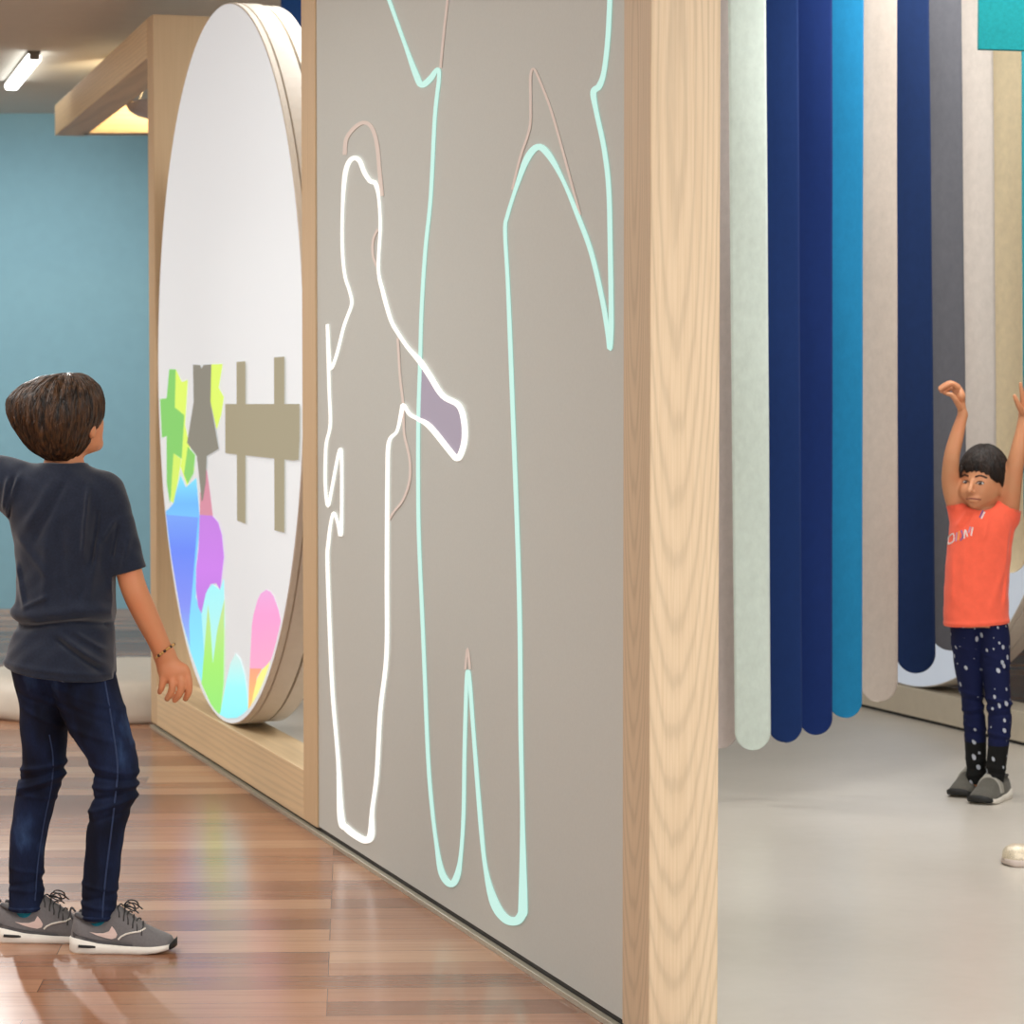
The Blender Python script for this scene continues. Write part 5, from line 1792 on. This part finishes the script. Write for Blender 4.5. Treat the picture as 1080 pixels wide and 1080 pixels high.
# shoes with a strap
GM = {'upper': M['girl_shoe'], 'sole': M['sole_white']}
def strap_shoe(heel, toe):
    up, Wd, surf, yw, toph = shoe_parts(girl, heel, toe, (toe - heel).length, GM, 'strap', 0.95, wid=0.043)
    bm = bmesh.new()
    rr = []
    for k in range(15):
        q = 1 - abs(k - 7) / 7
        sg = -1 if k < 7 else 1
        row = []
        for xx, o_ in ((0.43, 0.0002), (0.44, 0.005), (0.565, 0.005), (0.575, 0.0002)):
            zb0 = 0.03; zt0 = interp(toph, xx)
            zz = zb0 + (zt0 - zb0) * (1 - (1 - q) ** 1.6)
            yy = sg * yw(xx, zz) if k != 7 else 0.0
            row.append(bm.verts.new(Wd(xx, yy + sg * o_ * (1 - q), zz + o_ * q * 1.2)))
        rr.append(row)
    for A, B_ in zip(rr[:-1], rr[1:]):
        for k in range(4):
            bm.faces.new((A[k], A[(k + 1) % 4], B_[(k + 1) % 4], B_[k]))
    obj('strap', bm, M['girl_strap'], up, smooth=False)
    bm = bmesh.new()
    P = []
    for k in range(25):
        a = 2 * math.pi * k / 24
        P.append(Wd(0.22 + 0.19 * math.cos(a), 0.029 * math.sin(a), 0.082 + 0.006 * math.cos(a)))
    add_tube(bm, P[:-1], 0.005, 8, closed=True)
    obj('collar_padding', bm, M['shoe_dark'], up, smooth=True)
tl1 = ground(997.5, 845.5); hl1 = ground(1036, 833.5)
strap_shoe(hl1, hl1 + (tl1 - hl1).normalized() * 0.205)
tl2 = ground(1027, 850.5); hl2 = ground(1057.5, 840.5)
strap_shoe(hl2, hl2 + (tl2 - hl2).normalized() * 0.205)

# the sparkly shoe that enters at the right edge
tz = ground(1058.5, 912.5); hz = tz + Vector((0.19, 0.045, 0))
M['glitter'] = mat_plain('pale_gold_glitter', (226, 210, 186), 0.3, 420, 0.35, 0.3, metal=0.25)
BM_ = {'upper': M['glitter'], 'sole': mat_plain('pale_pink_sole', (206, 190, 180), 0.6)}
up, Wd, surf, yw, toph = shoe_parts(None, hz, tz, (tz - hz).length, BM_, 'ballet', 1.25, wid=0.046, name='shoe',
    tagfn=lambda o: tag(o, 'pale gold glittery child shoe on the concrete, cut off by the right edge', 'shoe'))

# ================================================================== camera, lights, world
cam = bpy.data.cameras.new('camera')
cam.sensor_width = 36.0
cam.lens = F / 1080.0 * 36.0
cam.clip_end = 100
cam.dof.use_dof = True
cam.dof.focus_distance = 6.3
cam.dof.aperture_fstop = 9.0
co_ = bpy.data.objects.new('camera', cam)
COL.objects.link(co_)
co_.location = CAM
co_.rotation_euler = (math.pi / 2 - PITCH, 0, 0)
SC.camera = co_


def area(name, loc, size, power, rgb=(255, 246, 234), target=None, sy=None):
    l = bpy.data.lights.new(name, 'AREA')
    l.shape = 'RECTANGLE'
    l.size = size
    l.size_y = sy or size
    l.energy = power
    l.color = lin(rgb)[:3]
    o = bpy.data.objects.new(name, l)
    COL.objects.link(o)
    o.location = loc
    if target is not None:
        o.rotation_euler = (Vector(target) - Vector(loc)).to_track_quat('-Z', 'Y').to_euler()
    return o


WHT = (255, 254, 251)
area('hall_lamp', (-2.6, 6.4, CEIL - 0.04), 2.2, 105, WHT, sy=4.0)
area('hall_lamp_far', (-4.3, 11.2, CEIL - 0.04), 1.8, 110, WHT, sy=2.4)
ws = bpy.data.lights.new('wall_fill_spot', 'SPOT')  # unseen spot added to brighten the blue wall
ws.energy = 390
ws.color = lin(WHT)[:3]
ws.spot_size = math.radians(88)
ws.spot_blend = 1.0
ws.shadow_soft_size = 0.15
wo = bpy.data.objects.new('wall_fill_spot', ws)
COL.objects.link(wo)
wo.location = (-3.0, Y1 - 2.6, CEIL - 0.1)
wo.rotation_euler = (Vector((-2.85, Y1, 1.15)) - wo.location).to_track_quat('-Z', 'Y').to_euler()
area('room_lamp', (1.6, 8.4, CEIL - 0.04), 1.2, 62, WHT, sy=2.6)
area('room_lamp_near', (2.0, 3.0, CEIL - 0.04), 1.6, 185, WHT, sy=2.0)
area('disc_lamp', W(UC - 0.5, 0.6, CEIL - 0.03), 0.5, 26, WHT, sy=0.5)
sp = bpy.data.lights.new('pendant_bulb', 'SPOT')
sp.energy = 85
sp.color = lin((255, 224, 178))[:3]
sp.spot_size = math.radians(95)
sp.spot_blend = 0.6
sp.shadow_soft_size = 0.04
po = bpy.data.objects.new('pendant_bulb', sp)
COL.objects.link(po)
po.location = pc + Vector((0, 0.0, 0.03))
po.rotation_euler = Vector((-0.15, 1.0, -0.02)).to_track_quat('-Z', 'Y').to_euler()

tk = bpy.data.lights.new('track_spot', 'SPOT')
tk.energy = 430
tk.color = lin(WHT)[:3]
tk.spot_size = math.radians(34)
tk.spot_blend = 0.7
tk.shadow_soft_size = 0.06
to = bpy.data.objects.new('track_spot', tk)
COL.objects.link(to)
to.location = (-2.45, 12.2, CEIL - 0.08)
to.rotation_euler = (Vector((-1.0, 5.9, 0)) - to.location).to_track_quat('-Z', 'Y').to_euler()

w = bpy.data.worlds.new('world')
SC.world = w
w.use_nodes = True
w.node_tree.nodes['Background'].inputs['Color'].default_value = lin((246, 250, 254))
w.node_tree.nodes['Background'].inputs['Strength'].default_value = 2.1

SC.view_settings.view_transform = 'Standard'
SC.view_settings.look = 'None'
SC.view_settings.exposure = 0.0
SC.view_settings.gamma = 1.0
SC.view_settings.use_curve_mapping = False
